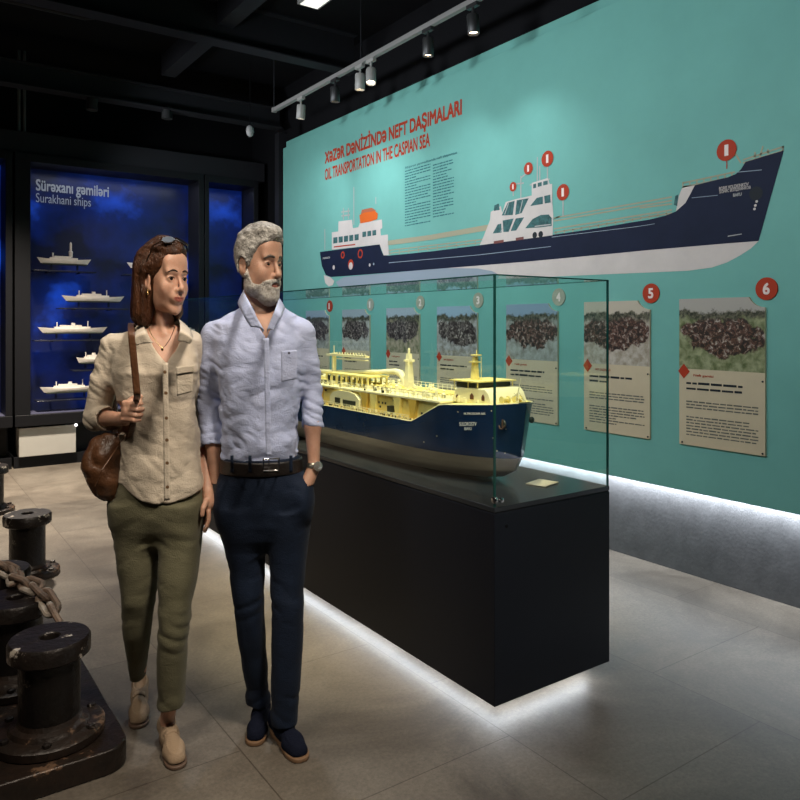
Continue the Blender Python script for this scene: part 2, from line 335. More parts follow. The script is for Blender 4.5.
# booms and rails between
wline('printed_boom', [((388, 243), (430, 237.5)), ((430, 237.5), (492, 226.8))], .042, C_['tan'], 3)
wline('printed_rail', [((388, 250.5), (482, 239.5)), ((388, 253.5), (482, 242.5)), ((554, 218), (672, 197)), ((554, 221), (672, 200.5)), ((554, 229), (672, 210)), ((554, 232.5), (672, 213)), ((554, 219), (560, 216)), ((640, 208), (672, 204))]+[((390+i*9.5, 250.5-i*1.15), (390+i*9.5, 255.6-i*1.15)) for i in range(10)]+[((556+i*8.5, 231.5-i*1.5), (556+i*8.5, 235-i*1.5)) for i in range(14)], .009, C_['tan'], 2)
# bridge house amidships
poly('printed_bridge_house', [(480, 245.2), (484, 236), (490.3, 220), (491, 212), (501, 206), (502.5, 213), (506, 202), (515, 199.5), (532, 195.5), (532, 183), (548, 178), (550, 184), (552.4, 184), (552.6, 203), (553.6, 216), (552.8, 235.3)], C_['white'], 4)
for pl in ([(502, 215.5), (508, 202.8), (515, 200.8), (513, 215)], [(515.5, 215), (517, 200.3), (529, 198.3), (522, 213)], [(530.5, 206), (537, 198), (543, 196.5), (543.3, 204)],
           [(544.5, 196), (550.5, 194.7), (551, 202.5), (545, 203.6)], [(493, 233.5), (498, 224.5), (501.5, 223.5), (502, 232.5)], [(503, 220.5), (514, 218.5), (509, 231.8), (503.7, 232)],
           [(511, 231), (516, 218.5), (524.5, 217.3), (516.5, 230.5)], [(525.5, 228.3), (533, 219), (541, 215), (549, 214.5), (552, 218), (552, 226), (540, 227.5)],
           [(494, 211), (494.5, 205.5), (499, 203.5), (500, 210)], [(533.5, 188.5), (536.5, 187.7), (536.5, 183.5), (533.5, 184.3)], [(538, 187), (542, 186), (542, 182), (538, 183)], [(543.5, 185.5), (548, 184.5), (548, 180.5), (543.5, 181.5)]):
    poly('printed_window', pl, C_['dteal'], 5)
wline('printed_window_bar', [((503, 228), (501, 232)), ((535, 226.5), (551, 224.5)), ((509, 203), (505, 214.5)), ((523, 200), (520, 213))], .008, C_['grey'], 6)
wline('printed_mast', [((513.4, 196), (513.4, 190)), ((521, 198), (521, 176)), ((521, 178), (527, 173)), ((537.5, 182), (537.5, 157)), ((540, 182), (540, 166)), ((547.6, 178), (547.6, 165)), ((563.2, 216), (563.2, 199)), ((516, 184), (524, 183)), ((530, 185), (550, 179)), ((552, 192), (552, 217))], .010, C_['grey'], 3)
for a in (535, 541): wdisc('printed_fairlead', a, 235.2-(a-535)*.15, .022, C_['dark'], 5)
wline('printed_red_stripe', [((494, 242.6), (504, 241)), ((516, 239.3), (524, 238))], .02, mat('print_maroon', (.16, .04, .03), .5), 5)
# bow
poly('printed_bow_house', [(676, 211.5), (679, 196), (683, 186), (695, 185.3), (690, 195), (685.6, 203)], C_['white'], 2)
poly('printed_door', [(674, 205), (675.5, 196), (678.5, 194.5), (677.5, 206)], C_['dteal'], 4)
wline('printed_rail', [((683, 183), (735, 172)), ((683, 187), (735, 176.5)), ((743, 160), (784, 146.5)), ((743, 163), (784, 150.5)), ((755, 158), (755, 152)), ((760, 157), (763, 146)), ((768, 154), (768, 149)), ((783, 151), (783, 146)), ((735, 153), (741, 163)), ((683, 188), (683, 182))]+[((690+i*7, 185.3-i*1.45), (690+i*7, 181.8-i*1.5)) for i in range(7)], .0085, C_['tan'], 2)
wdisc('printed_hawse_hole', 756.2, 193.5, .036, C_['dark'], 5)
wtext('printed_ship_name', 'BORIS VOLDKINKOV', (719.5, 190.3), (749, 186.3), .019, C_['white'], 5, .01)
wtext('printed_ship_name', 'БОРИС ВОЛДКИНКОВ', (720, 193.8), (751, 189.7), .019, C_['white'], 5, .01)
wtext('printed_ship_port', 'BAKU', (733.5, 196.8), (742, 195.8), .017, C_['grey'], 5)
for i, (a, b) in enumerate(((757, 201.5), (755.7, 205.5), (754.8, 209))): wdisc('printed_draft_mark', a, b, .007, C_['white'], 5)
# columns of small print: rows of word-long dashes
rnd = random.Random(3)
def dashes(y0, y1, z0, z1, pitch, hh, x, m, name, par, short=.8):
    mb = MB(); z = z1
    while z > z0:
        y = y1; end = y0 if rnd.random() < short else y0+(y1-y0)*rnd.random()*.6
        while y > end+.01:
            wd = rnd.uniform(.018, .06)*hh/.009; ye = max(end, y-wd)
            j = rnd.uniform(.75, 1)*hh
            mb.add([(x, y, z), (x, ye, z), (x, ye, z+j), (x, y, z+j)], [(0, 1, 2, 3)]); y = ye-.35*hh-.003
        z -= pitch
    return rel(mb.build(name, m, fix=False), par)
pA, pB, pC = wp(405, 168), wp(432, 160), wp(457, 151)
dashes(wp(430.5, 0)[1], pA[1], wp(405, 229)[2], wp(405, 172)[2], .0235, .0095, XM-.001, C_['ink'], 'small_print', mural, .85)
dashes(wp(454, 0)[1], wp(433, 0)[1], wp(433, 218)[2], wp(433, 166)[2], .0235, .0095, XM-.001, C_['ink'], 'small_print', mural, .5)
rel(text('small_print', 'Abşeron yarımadasında neft daşınması', (XM-.001, pA[1], wp(405, 169.8)[2]), (0, -1, 0), (0, 0, 1), pA[1]-pC[1], .026, C_['ink'], None, .01, 0), mural)
# number discs on the mural
def badge(px, py, r, s, lay=7):
    d = wdisc('number_disc', px, py, r, C_['red'], lay); p = wp(px, py); h = r*1.05; wd = h*(.38 if s == '1' else .6)
    t = text('numeral', s, (XM-.0006*lay-.0008, p[1]+wd/2, p[2]-h/2), (0, -1, 0), (0, 0, 1), wd, h, C_['num'], None, 0 if s == '1' else .03, 0); rel(t, mural); return d
for a in ((513.4, 186.8, .034), (528.6, 168.5, .043), (547.7, 158.8, .054), (563.2, 192.3, .054), (726.9, 150.3, .057)): badge(*a, '1')
wline('number_pin', [((727, 161), (727, 169))], .006, C_['red'], 3)
# ------------------------------------------------------------ information boards
def photomat(i, sky, ground, ground2, rust):
    m = bpy.data.materials.new('board_photo'); m.use_nodes = True; nt = m.node_tree; b = nt.nodes['Principled BSDF']; b.inputs['Roughness'].default_value = .35
    N = nt.nodes.new; L = nt.links.new
    tc = N('ShaderNodeTexCoord'); mp = N('ShaderNodeMapping'); mp.inputs['Location'].default_value = (i*3.1, i*1.7, i*.9); L(tc.outputs['Object'], mp.inputs[0])
    sp = N('ShaderNodeSeparateXYZ'); L(tc.outputs['Object'], sp.inputs[0])
    def noise(sc, det=6, rough=.6, dist=.3):
        n = N('ShaderNodeTexNoise'); n.inputs['Scale'].default_value = sc; n.inputs['Detail'].default_value = det; n.inputs['Roughness'].default_value = rough; n.inputs['Distortion'].default_value = dist
        L(mp.outputs[0], n.inputs['Vector']); return n.outputs['Fac']
    def ramp(src, cols):
        r = N('ShaderNodeValToRGB'); e = r.color_ramp.elements
        for k, (p, c) in enumerate(cols):
            q = e[k] if k < 2 else e.new(p); q.position = p; q.color = (*c, 1)
        L(src, r.inputs[0]); return r.outputs[0]
    def mth(op, *a):
        n = N('ShaderNodeMath'); n.operation = op
        for k, v in enumerate(a):
            if isinstance(v, (int, float)): n.inputs[k].default_value = v
            else: L(v, n.inputs[k])
        return n.outputs[0]
    def mix(f, a, c):
        x = N('ShaderNodeMix'); x.data_type = 'RGBA'; L(f, x.inputs[0])
        for s_, v in ((6, a), (7, c)):
            if isinstance(v, tuple): x.inputs[s_].default_value = (*v, 1)
            else: L(v, x.inputs[s_])
        return x.outputs[2]
    debris = ramp(noise(38, 5, .7, .8), [(.36, (.012, .009, .008)), (.66, (.60, .55, .47)), (.47, (.035, .022, .018)), (.53, rust), (.59, (.24, .20, .17))])
    grd = ramp(noise(20, 6, .6, .2), [(.35, ground2), (.62, ground)])
    n1 = noise(9, 5, .6, .3)
    ey = mth('DIVIDE', sp.outputs[1], .24); ez = mth('DIVIDE', mth('SUBTRACT', sp.outputs[2], .085+.01*(i % 3)), .105)
    rad = mth('ADD', mth('MULTIPLY', ey, ey), mth('MULTIPLY', ez, ez)); heap = mth('ADD', rad, mth('MULTIPLY', mth('SUBTRACT', n1, .5), 3.2))
    f = N('ShaderNodeMapRange'); f.inputs[1].default_value = .95; f.inputs[2].default_value = 1.15; L(heap, f.inputs[0])
    pic = mix(f.outputs[0], debris, grd)
    tz = mth('ADD', sp.outputs[2], mth('MULTIPLY', mth('SUBTRACT', noise(14, 6, .65, .1), .5), .12))
    tf = N('ShaderNodeMapRange'); tf.inputs[1].default_value = .165; tf.inputs[2].default_value = .19; L(tz, tf.inputs[0]); pic = mix(tf.outputs[0], pic, ramp(noise(55, 3), [(.4, (.018, .022, .012)), (.65, (.16, .15, .10))]))
    sf = N('ShaderNodeMapRange'); sf.inputs[1].default_value = .212; sf.inputs[2].default_value = .226; L(tz, sf.inputs[0]); pic = mix(sf.outputs[0], pic, sky)
    L(pic, b.inputs['Base Color']); return m
M['board'] = mat('board_cream', (.60, .50, .33), .5, noise=.06, nscale=5)
lab = {0: 'info board nearest the far corner, mostly behind the man', 1: 'info board second from the far end, just right of the man', 2: 'info board with pale photo, above the curved deck crane',
       3: 'info board behind the glass above the tanker foredeck', 4: 'info board under the faded disc 4, right of the tanker bow', 5: 'info board under disc 5, crossed by the case edge', 6: 'largest looking info board, under disc 6 near the right edge'}
yl = [7.0, 6.24, 5.465, 4.73, 3.917, 3.195, 2.504]
for i, y in enumerate(yl):
    wd = .495; z0, z1, zp = .755, 1.57, 1.18
    b = empty('information_board', (XM, y-wd/2, z0)); tag(b, 'cream '+lab[i], 'board', 'information boards along the mural')
    x = XM-.012
    yr = y-wd; arc = [(yr+.095*math.cos(a), 1.61+.095*math.sin(a)) for a in [math.radians(t) for t in range(-25, -91, -8)]]
    arc = [(q, min(v, z1)) for q, v in arc]
    outl = [(y, z0), (y, z1), (yr+.088, z1)]+[(q, v) for q, v in arc if q > yr]+[(yr, 1.515), (yr, z0)]
    rel(MB().prism(outl, lambda p, q: (x, p, q), lambda p, q: (XM, p, q)).build('backing', M['board']), b)
    sk = [(.30, .38, .46), (.34, .40, .45), (.36, .42, .48), (.30, .42, .52), (.24, .33, .42), (.52, .46, .36), (.42, .39, .34)][i]
    pm = photomat(i, sk, [(.42, .42, .38), (.50, .50, .46), (.44, .36, .26), (.45, .44, .42), (.40, .42, .38), (.55, .50, .42), (.34, .36, .20)][i], [(.20, .20, .17), (.3, .3, .26), (.12, .14, .06), (.2, .18, .14), (.22, .22, .18), (.30, .25, .18), (.09, .12, .04)][i], (.13, .05, .03) if i in (4, 5, 6) else (.12, .10, .09))
    pv = [(y-.0, zp), (y, z1), (yr+.088, z1)]+[(q, v) for q, v in arc if q > yr]+[(yr, 1.515), (yr, zp)]
    mb = MB(); mb.add([(-.0006, p-(y-wd/2), q-1.28) for p, q in pv], [tuple(range(len(pv)-1, -1, -1))])
    ph = mb.build('photo_print', pm, fix=False)
    bm = bmesh.new(); bm.from_mesh(ph.data)
    for f in bm.faces:
        if f.normal.x > 0: f.normal_flip()
    bm.to_mesh(ph.data); bm.free()
    ph.parent = b; ph.location = (-.012, 0, 1.28-z0)
    dm = MB(); dm.prism([(y-.03, zp-.055), (y+.006, zp-.015), (y-.03, zp+.028), (y-.066, zp-.015)], lambda p, q: (x-.0022, p, q), lambda p, q: (x-.0004, p, q))
    rel(dm.build('red_marker', C_['red']), b)
    hd = text('heading', 'NEFT DAŞINMASI' if i % 2 else 'Neft gəmisi', (x-.001, y-.09, zp-.045), (0, -1, 0), (0, 0, 1), .12, .018, C_['red'], None, .01, 0); rel(hd, b)
    dashes(yr+.12, y-.045, zp-.135, zp-.085, .030, .013, x-.001, C_['dark'], 'text_heading_lines', b, .4)
    dashes(yr+.035, y-.045, z0+.2, zp-.185, .0165, .0075, x-.001, C_['ink2'], 'text_lines', b, .9)
    dashes(yr+.035, y-.045, z0+.05, z0+.155, .0165, .0075, x-.001, C_['ink2'], 'text_lines', b, .75)
    bl = [(y-.02, z0+.012), (yr+.012, z0+.012), (yr+.012, z0+.38)]
    for (p, q) in bl: sub(MB().lathe([(.002, -.006), (.005, -.004), (.005, 0)], (0, 0, 0), 10, 'x').build('screw', C_['dark']), b, (-.0125, p-(y-wd/2), q-z0))
    nd = empty('number_sign', (XM, yr-.003, 1.61)); faded = i in (1, 2, 3, 4)
    dcol = C_['red'] if not faded else mat('faded_disc', (.36, .36, .27), .6, noise=.12, nscale=30)
    tag(nd, {0: 'red round number sign just right of the man', 6: 'red round sign reading 6 near the right edge', 5: 'red round sign reading 5 right of the case edge', 4: 'faded tan round sign reading 4 seen through the case end'}.get(i, ['', 'faded round number sign seen over the deck crane boom', 'faded round number sign straight above the tall pale mast', 'faded round number sign beside the near case corner post'][min(i, 3)]), 'number sign', 'round number signs above the boards')
    rel(MB().lathe([(.058, -.006), (.058, -.001), (.056, 0)], (XM, yr-.003, 1.61), 32, 'x').build('disc', dcol), nd)
    t = text('numeral', ['1','1','2','3','4','5','6'][i], (XM-.0068, yr-.003+.018, 1.61-.03), (0, -1, 0), (0, 0, 1), .036 if i > 1 else .022, .06, C_['num'], None, .008 if i < 2 else .03, 0); rel(t, nd)
# ------------------------------------------------------------ plinth, glass case
PX0, PX1, PY0, PY1 = 1.784, 2.41, 1.96, 5.45
M['plinth'] = mat('black_lacquer', (.006, .008, .015), .5, noise=.1, nscale=2, spec=.3)
M['plinth_top'] = mat('dark_satin_top', (.022, .026, .032), .22)
pl = empty('display_plinth', ((PX0+PX1)/2, (PY0+PY1)/2, 0)); tag(pl, 'long black display plinth lit from beneath, under the tanker model', 'plinth')
rel(MB().box(PX0, PX1, PY0, PY1, .062, .752).build('body', M['plinth'], bevel=.003), pl)
rel(MB().box(PX0, PX1, PY0, PY1, .755, .774).build('lid', M['plinth_top'], bevel=.002), pl)
rel(MB().box(PX0+.004, PX1-.004, PY0+.004, PY1-.004, .752, .755).build('shadow_gap', M['black']), pl)
rel(MB().box(PX0+.13, PX1-.09, PY0+.12, PY1-.1, 0, .062).build('toe_base', M['black']), pl)
sub(MB().lathe([(.006, 0), (.006, .003), (.003, .004)], (0, 0, 0), 12, 'y').build('lock', M['black']), pl, (1.84-(PX0+PX1)/2, PY0-.004-(PY0+PY1)/2, .70))
g = glassmat('case_glass', (.92, .985, .968), .9)
ge = mat('glass_edge', (.012, .07, .06), .15)
case = empty('glass_case', ((PX0+PX1)/2, (PY0+PY1)/2, .774)); tag(case, 'long frameless glass case standing on the black plinth', 'glass case')
t = .006; zt = 1.605; i_ = .006; a0, a1, b0, b1, c0 = PX0+i_, PX1-i_, PY0+i_, PY1-i_, .7745
def pane(vs): 
    o = MB().add(vs, [(0, 1, 2, 3)]).build('glass_pane', g, fix=False); return rel(o, case)
def glasspane(x0, x1, y0, y1, z0, z1):
    return rel(MB().box(x0, x1, y0, y1, z0, z1).build('glass_pane', g), case)
def single(vs): return pane(vs)
single([(a0, b0, c0), (a0, b1, c0), (a0, b1, zt), (a0, b0, zt)]); single([(a1, b0, c0), (a1, b1, c0), (a1, b1, zt), (a1, b0, zt)])
single([(a0, b0, c0), (a1, b0, c0), (a1, b0, zt), (a0, b0, zt)]); single([(a0, b1, c0), (a1, b1, c0), (a1, b1, zt), (a0, b1, zt)])
single([(a0, b0, zt), (a1, b0, zt), (a1, b1, zt), (a0, b1, zt)])
for (x, y) in ((a0, b0), (a1, b0), (a0, b1), (a1, b1)):
    rel(MB().box(x-.0035, x+.0035, y-.0035, y+.0035, c0, zt+.003).build('edge', ge), case)
for (x0, x1, y0, y1) in ((a0, a0, b0, b1), (a1, a1, b0, b1), (a0, a1, b0, b0), (a0, a1, b1, b1)):
    rel(MB().box(x0-.003, x1+.003, y0-.003, y1+.003, zt-.001, zt+.004).build('edge', ge), case)
M['chrome'] = mat('chrome', (.75, .75, .75), .18, 1)
for (x, y) in ((a0, b0),):
    rel(MB().lathe([(.001, -.008), (.012, -.006), (.014, 0), (.012, .006), (.001, .008)], (x, y, .80), 20, 'x').lathe([(.001, -.02), (.009, -.018), (.009, 0)], (x+.02, y, .80), 16, 'y').build('glass_clamp', M['chrome'], smooth=True), case)
card = MB().box(2.16, 2.27, 2.10, 2.19, .7755, .779, rz=.25).build('label_card', mat('card', (.75, .66, .50), .6)); tag(card, 'small cream label card lying by the tanker bow', 'card')
# ------------------------------------------------------------ tanker model
M['navyhull'] = mat('navy_gloss_hull', (.012, .035, .095), .22, noise=.25, nscale=6, coat=.4)
M['boot'] = mat('bronze_grey_hull', (.34, .285, .225), .38, .3, noise=.22, nscale=4, stretch=(1, .4, 4))
M['cream'] = mat('cream_model_paint', (.80, .68, .24), .5, noise=.12, nscale=14)
M['yell'] = mat('yellow_model_paint', (.62, .42, .08), .5, noise=.1, nscale=10)
M['ivory'] = mat('ivory_model_paint', (.82, .76, .48), .45)
M['mdark'] = mat('model_dark', (.03, .035, .025), .4)
ship = empty('model_tanker', (2.10, 3.6, .78)); tag(ship, 'large navy and cream tanker model inside the glass case', 'model ship')
SXC = 2.10; BM = .20; YS = 4.95
def stem(z): return np.interp(z, [.785, .80, .83, .895, 1.00, 1.12], [2.33, 2.25, 2.19, 2.153, 2.135, 2.118])
def stern(z): return np.interp(z, [.785, .82, .88, 1.12], [4.55, 4.72, 4.88, 4.95])
def halfb(y, z):
    ys, ye = stem(z), stern(z)
    ent = np.interp(z, [.785, .9, 1.12], [.85, .62, .42]); u = min(1, max(0, (y-ys)/ent)); p = (1-(1-u)**2.3)**(.62)
    v = min(1, max(0, (ye-y)/.45)); q = (1-(1-v)**2)**.5
    bl = np.interp(z, [.785, .79, .80, .82, .85, .9], [.70, .80, .885, .955, .992, 1])
    return max(.0012, BM*p*q*bl)
def deckz(y): return float(np.interp(y, [2.1, 2.2, 2.42, 2.44, 2.62, 2.64, 4.35, 4.5, 5], [1.115, 1.105, 1.092, 1.088, 1.003, 1.0, 1.0, 1.09, 1.10]))
def hullpart(name, z0, zf, m):
    N = 90; K = 14; vs = []; fs = []
    for i in range(N+1):
        f = i/N; f = f*f*(3-2*f)*.5+f*.5
        for side in (-1, 1):
            for k in range(K+1):
                # first pass along nominal y
                yn = 2.118+(YS-2.118)*f; zt_ = zf(yn); z = z0+(zt_-z0)*k/K
                y = stem(z)+(stern(z)-stem(z))*f; b = halfb(y, z); vs.append((SXC+side*b, y, z))
    W = 2*(K+1)
    for i in range(N):
        for k in range(K):
            a = i*W+k; fs.append((a, a+W, a+W+1, a+1)); a = i*W+K+1+k; fs.append((a, a+1, a+W+1, a+W))
        a = i*W; fs.append((a, a+K+1, a+W+K+1, a+W)); a = i*W+K; fs.append((a, a+W, a+W+K+1, a+K+1))
    mb = MB().add(vs, fs); return rel(mb.build(name, m, smooth=True), ship)
hullpart('hull_bottom', .785, lambda y: .887, M['boot'])
hullpart('hull_topsides', .8875, deckz, M['navyhull'])
# bulwark cap / rail line, cream
def side(y, z, s=-1, inset=0): return (SXC+s*(halfb(y, z)-inset), y, z)
ys = np.linspace(2.13, 4.9, 90)
for s in (-1, 1):
    rel(MB().tube([side(y, deckz(y)+.002, s, .002) for y in ys], .0028, 6).build('bulwark_cap', M['ivory']), ship)
fo = MB(); n = 14; yy = np.linspace(2.16, 2.46, n)
fo.add([side(y, deckz(y)+.004, s, .004) for y in yy for s in (-1, 1)], [(2*i, 2*i+1, 2*i+3, 2*i+2) for i in range(n-1)])
rel(fo.build('foredeck', M['cream']), ship)
yy = np.linspace(2.44, 4.5, 30); md = MB(); md.add([side(y, 1.006, s, .006) for y in yy for s in (-1, 1)], [(2*i, 2*i+1, 2*i+3, 2*i+2) for i in range(29)])
rel(md.build('main_deck', M['yell']), ship)
# cargo trunk with cabins and arches
tr = MB().box(SXC-.155, SXC+.155, 2.50, 4.35, 1.004, 1.092)
rel(tr.build('cargo_trunk', M['cream'], bevel=.004), ship)
rel(MB().box(SXC-.172, SXC+.172, 2.46, 4.38, 1.092, 1.104).build('upper_deck', M['ivory'], bevel=.003), ship)
r5 = random.Random(5)
# yellow frames on the trunk side
for y in (2.66, 2.78, 2.98, 3.06, 3.30, 3.52, 3.72, 3.9):
    rel(MB().prism([(y-.012, 1.005), (y+.012, 1.005), (y+.03, 1.092), (y-.03, 1.092)], lambda p, q: (SXC-.172, p, q), lambda p, q: (SXC-.154, p, q)).build('frame', M['yell'] if y in (3.06, 2.66, 3.52) else M['cream']), ship)
rel(MB().prism([(3.1, 1.004), (3.1, 1.055), (3.14, 1.08), (3.2, 1.088), (3.30, 1.088), (3.36, 1.075), (3.39, 1.05), (3.39, 1.004)], lambda p, q: (SXC-.178, p, q), lambda p, q: (SXC-.154, p, q)).build('side_cabin', M['ivory']), ship)
for (y0, y1, z0, z1) in ((3.28, 3.33, 1.018, 1.05), (3.13, 3.25, 1.014, 1.045), (2.82, 2.845, 1.02, 1.05)):
    rel(MB().box(SXC-.182, SXC-.15, y0, y1, z0, z1).build('opening', M['mdark']), ship)
rel(MB().box(SXC-.184, SXC-.17, 3.48, 3.68, 1.028, 1.036).box(SXC-.184, SXC-.17, 3.55, 3.66, 1.036, 1.05).build('gangway', M['mdark']), ship)
ph = MB()
for k in range(26):
    y = r5.uniform(2.6, 4.2); z = r5.choice((1.03, 1.05, 1.07)); ph.box(SXC-.158, SXC-.154, y, y+.010, z, z+.010)
rel(ph.build('porthole', M['mdark']), ship)['kind'] = 'stuff'
# railings
def rail(y0, y1, z, h, xs, name='railing'):
    mb = MB(); n = int((y1-y0)/.035)
    for i in range(n+1):
        y = y0+(y1-y0)*i/n; mb.box(xs-.001, xs+.001, y-.001, y+.001, z, z+h)
    for q in (h*.55, h): mb.box(xs-.0012, xs+.0012, y0, y1, z+q-.0012, z+q+.0012)
    return rel(mb.build(name, M['ivory']), ship)
rail(2.48, 4.36, 1.104, .028, SXC-.168); rail(2.48, 4.36, 1.104, .028, SXC+.168); rail(2.66, 4.34, 1.002, .022, SXC-.192); rail(2.66, 4.34, 1.002, .022, SXC+.192)
# deck clutter: valves, vents and lockers
cl = MB(); r6 = random.Random(11)
for k in range(230):
    y = r6.uniform(2.5, 4.33); x = SXC+r6.uniform(-.155, .15); h = r6.choice((.008, .012, .018, .026)); a = r6.uniform(.004, .011)
    if r6.random() < .5: cl.box(x-a, x+a, y-a, y+a*1.6, 1.104, 1.104+h)
    else: cl.lathe([(a*.4, 1.104), (a*.4, 1.104+h), (a, 1.104+h), (a*.3, 1.104+h+.006)], (x, y, 0), 8)
for k in range(60):
    y = r6.uniform(2.2, 2.46); x = SXC+r6.uniform(-1, 1)*.7*halfb(y, 1.1); a = .005; cl.box(x-a, x+a, y-a, y+a, 1.10, 1.112+r6.random()*.012)
for k in range(130):
    y = r6.uniform(2.62, 4.3); a = r6.uniform(.002, .005); cl.box(SXC-.19, SXC-.19+2*a, y, y+2*a, 1.003, 1.008+r6.random()*.014)
rel(cl.build('deck_fittings', M['ivory']), ship)['kind'] = 'stuff'
cd_ = MB()
for k in range(55):
    y = r6.uniform(2.5, 4.33); x = SXC+r6.uniform(-.17, .1); a = r6.uniform(.003, .006); cd_.box(x-a, x+a, y-a, y+a, 1.104, 1.104+r6.uniform(.006, .02))
for k in range(40):
    y = r6.uniform(2.62, 4.3); a = r6.uniform(.002, .004); cd_.box(SXC-.1915, SXC-.19+a, y, y+2*a, 1.003, 1.012)
rel(cd_.build('dark_deck_fittings', M['mdark']), ship)['kind'] = 'stuff'
for x in (-.05, -.02, .02, .05): rel(MB().tube([(SXC+x, 2.55, 1.118), (SXC+x, 4.3, 1.118)], .005, 8).build('cargo_pipe', M['cream'], smooth=True), ship)
# crane, pipe boom and mast
Yc = 2.97
cp = [onX(405, 396, 2.08), onX(405, 380, 2.08), onX(401, 373.5, 2.08), onX(396, 371.5, 2.08), onX(380, 372, 2.08), onX(352, 372.3, 2.08), onX(314, 371, 2.08)]
rel(MB().tube(cp, [.020, .018, .018, .015, .0115, .0105, .011], 14).build('crane_boom', M['ivory'], smooth=True), ship)
rel(MB().lathe([(.03, 1.104), (.03, 1.125), (.022, 1.13)], (2.08, cp[0].y, 0), 20).build('crane_pedestal', M['yell'], smooth=True), ship)
mp_ = onX(409, 352, 2.08); my = mp_.y
mast = MB().box(2.08-.016, 2.08+.016, my-.02, my+.02, 1.104, 1.15)
mast.add([(2.08+a*.020, my+b*.020, 1.104) for a, b in ((-1, -1), (1, -1), (1, 1), (-1, 1))]+[(2.08+a*.010, my+b*.010, mp_.z-.008) for a, b in ((-1, -1), (1, -1), (1, 1), (-1, 1))], [(0, 1, 5, 4), (1, 2, 6, 5), (2, 3, 7, 6), (3, 0, 4, 7), (4, 5, 6, 7)])
mast.box(2.08-.008, 2.08+.008, my-.035, my+.035, mp_.z-.048, mp_.z-.038); mast.box(2.08-.03, 2.08+.03, my-.006, my+.006, mp_.z-.045, mp_.z-.036)
mast.lathe([(.006, mp_.z-.01), (.006, mp_.z+.012), (.002, mp_.z+.02)], (2.08, my, 0), 10)
rel(mast.build('deck_mast', M['ivory']), ship)
# aft gantry seen beside the man's sleeve
q0, q1, q2 = onX(334, 376, 2.06), onX(334, 349, 2.06), onX(367, 357, 2.06)
ga = MB().box(2.05, 2.07, q0.y-.008, q0.y+.008, 1.104, q1.z-.02).lathe([(.003, q1.z-.02), (.003, q1.z+.02)], (2.06, q0.y, 0), 8)
ga.box(2.045, 2.075, q2.y, q0.y+.06, q2.z-.006, q2.z+.006).box(2.05, 2.07, q2.y, q0.y-.04, q2.z-.022, q2.z-.016)
for k in range(12): ga.box(2.045, 2.05, q2.y+(q0.y-q2.y)*k/12, q2.y+(q0.y-q2.y)*k/12+.006, q2.z, q2.z+.018)
rel(ga.build('gantry_crane', M['ivory']), ship)
dk = MB()
y0, y1 = onX(373, 380, 2.02).y, onX(330, 380, 2.02).y
dk.box(1.99, 2.12, y0, y1, 1.158, 1.166)
for k in range(9):
    y = y0+.01+(y1-y0-.02)*k/8
    for x in (1.995, 2.11): dk.box(x-.004, x+.004, y-.004, y+.004, 1.104, 1.158)
rel(dk.build('raised_walkway', M['cream']), ship)
dd = MB()
for k in range(8):
    y = y0+.02+(y1-y0-.04)*k/7; dd.box(1.998, 2.004, y-.012, y+.006, 1.112, 1.15)
rel(dd.build('walkway_windows', M['mdark']), ship)['kind'] = 'stuff'
q = onX(316, 372, 2.05); rel(MB().lathe([(.014, q.z-.03), (.018, q.z), (.012, q.z+.02)], (2.05, q.y, 0), 12).box(2.03, 2.07, q.y-.02, q.y+.02, 1.104, q.z-.02).build('winch_house', M['ivory']), ship)
# aft accommodation block (behind the man)
ac = MB().box(SXC-.15, SXC+.15, 4.42, 4.78, 1.09, 1.19).box(SXC-.12, SXC+.12, 4.45, 4.72, 1.19, 1.26).box(SXC-.15, SXC+.15, 4.44, 4.58, 1.26, 1.31)
rel(ac.build('accommodation_block', M['ivory'], bevel=.003), ship)
aw = MB()
for k in range(9): aw.box(SXC-.12+k*.028, SXC-.10+k*.028, 4.436, 4.44, 1.275, 1.295)
rel(aw.build('bridge_windows', M['mdark']), ship)['kind'] = 'stuff'
rel(MB().lathe([(.035, 1.26), (.03, 1.36), (.028, 1.36), (.028, 1.35)], (SXC, 4.67, 0), 20).build('funnel', M['navyhull'], smooth=True), ship)
# forecastle house with mast
a = onX(461, 400, 1.97).y; b = onX(503, 400, 2.0).y
fh = MB().prism([(2.215, 1.10), (2.215, 1.108), (2.235, 1.148), (2.255, 1.165), (2.40, 1.162), (2.45, 1.152), (2.46, 1.10)], lambda p, q: (SXC-.10, p, q), lambda p, q: (SXC+.10, p, q))
rel(fh.build('forecastle_house', M['ivory'], bevel=.004), ship)
for (y, w_, h_) in ((2.335, .022, .026), (2.265, .016, .026), (2.43, .014, .014)):
    o = MB().prism([(y-w_/2, 1.117), (y+w_/2, 1.117), (y+w_/2, 1.117+h_*.6), (y, 1.117+h_), (y-w_/2, 1.117+h_*.6)], lambda p, q: (SXC-.103, p, q), lambda p, q: (SXC-.099, p, q)).build('doorway', mat('door_brown', (.10, .035, .015), .5)); rel(o, ship)
rel(MB().box(SXC-.11, SXC+.11, 2.29, 2.47, 1.188, 1.193).box(SXC-.1, SXC-.096, 2.30, 2.304, 1.162, 1.19).box(SXC-.1, SXC-.096, 2.36, 2.364, 1.16, 1.19).box(SXC-.1, SXC-.096, 2.45, 2.454, 1.15, 1.19).box(SXC+.096, SXC+.1, 2.30, 2.304, 1.162, 1.19).box(SXC+.096, SXC+.1, 2.45, 2.454, 1.15, 1.19).build('house_canopy', M['cream']), ship)
rel(MB().box(SXC-.098, SXC+.098, 2.315, 2.355, 1.165, 1.184).box(SXC-.098, SXC+.098, 2.37, 2.44, 1.162, 1.184).build('wheelhouse_glazing', M['mdark']), ship)
m1 = onX(475, 352, 2.06)
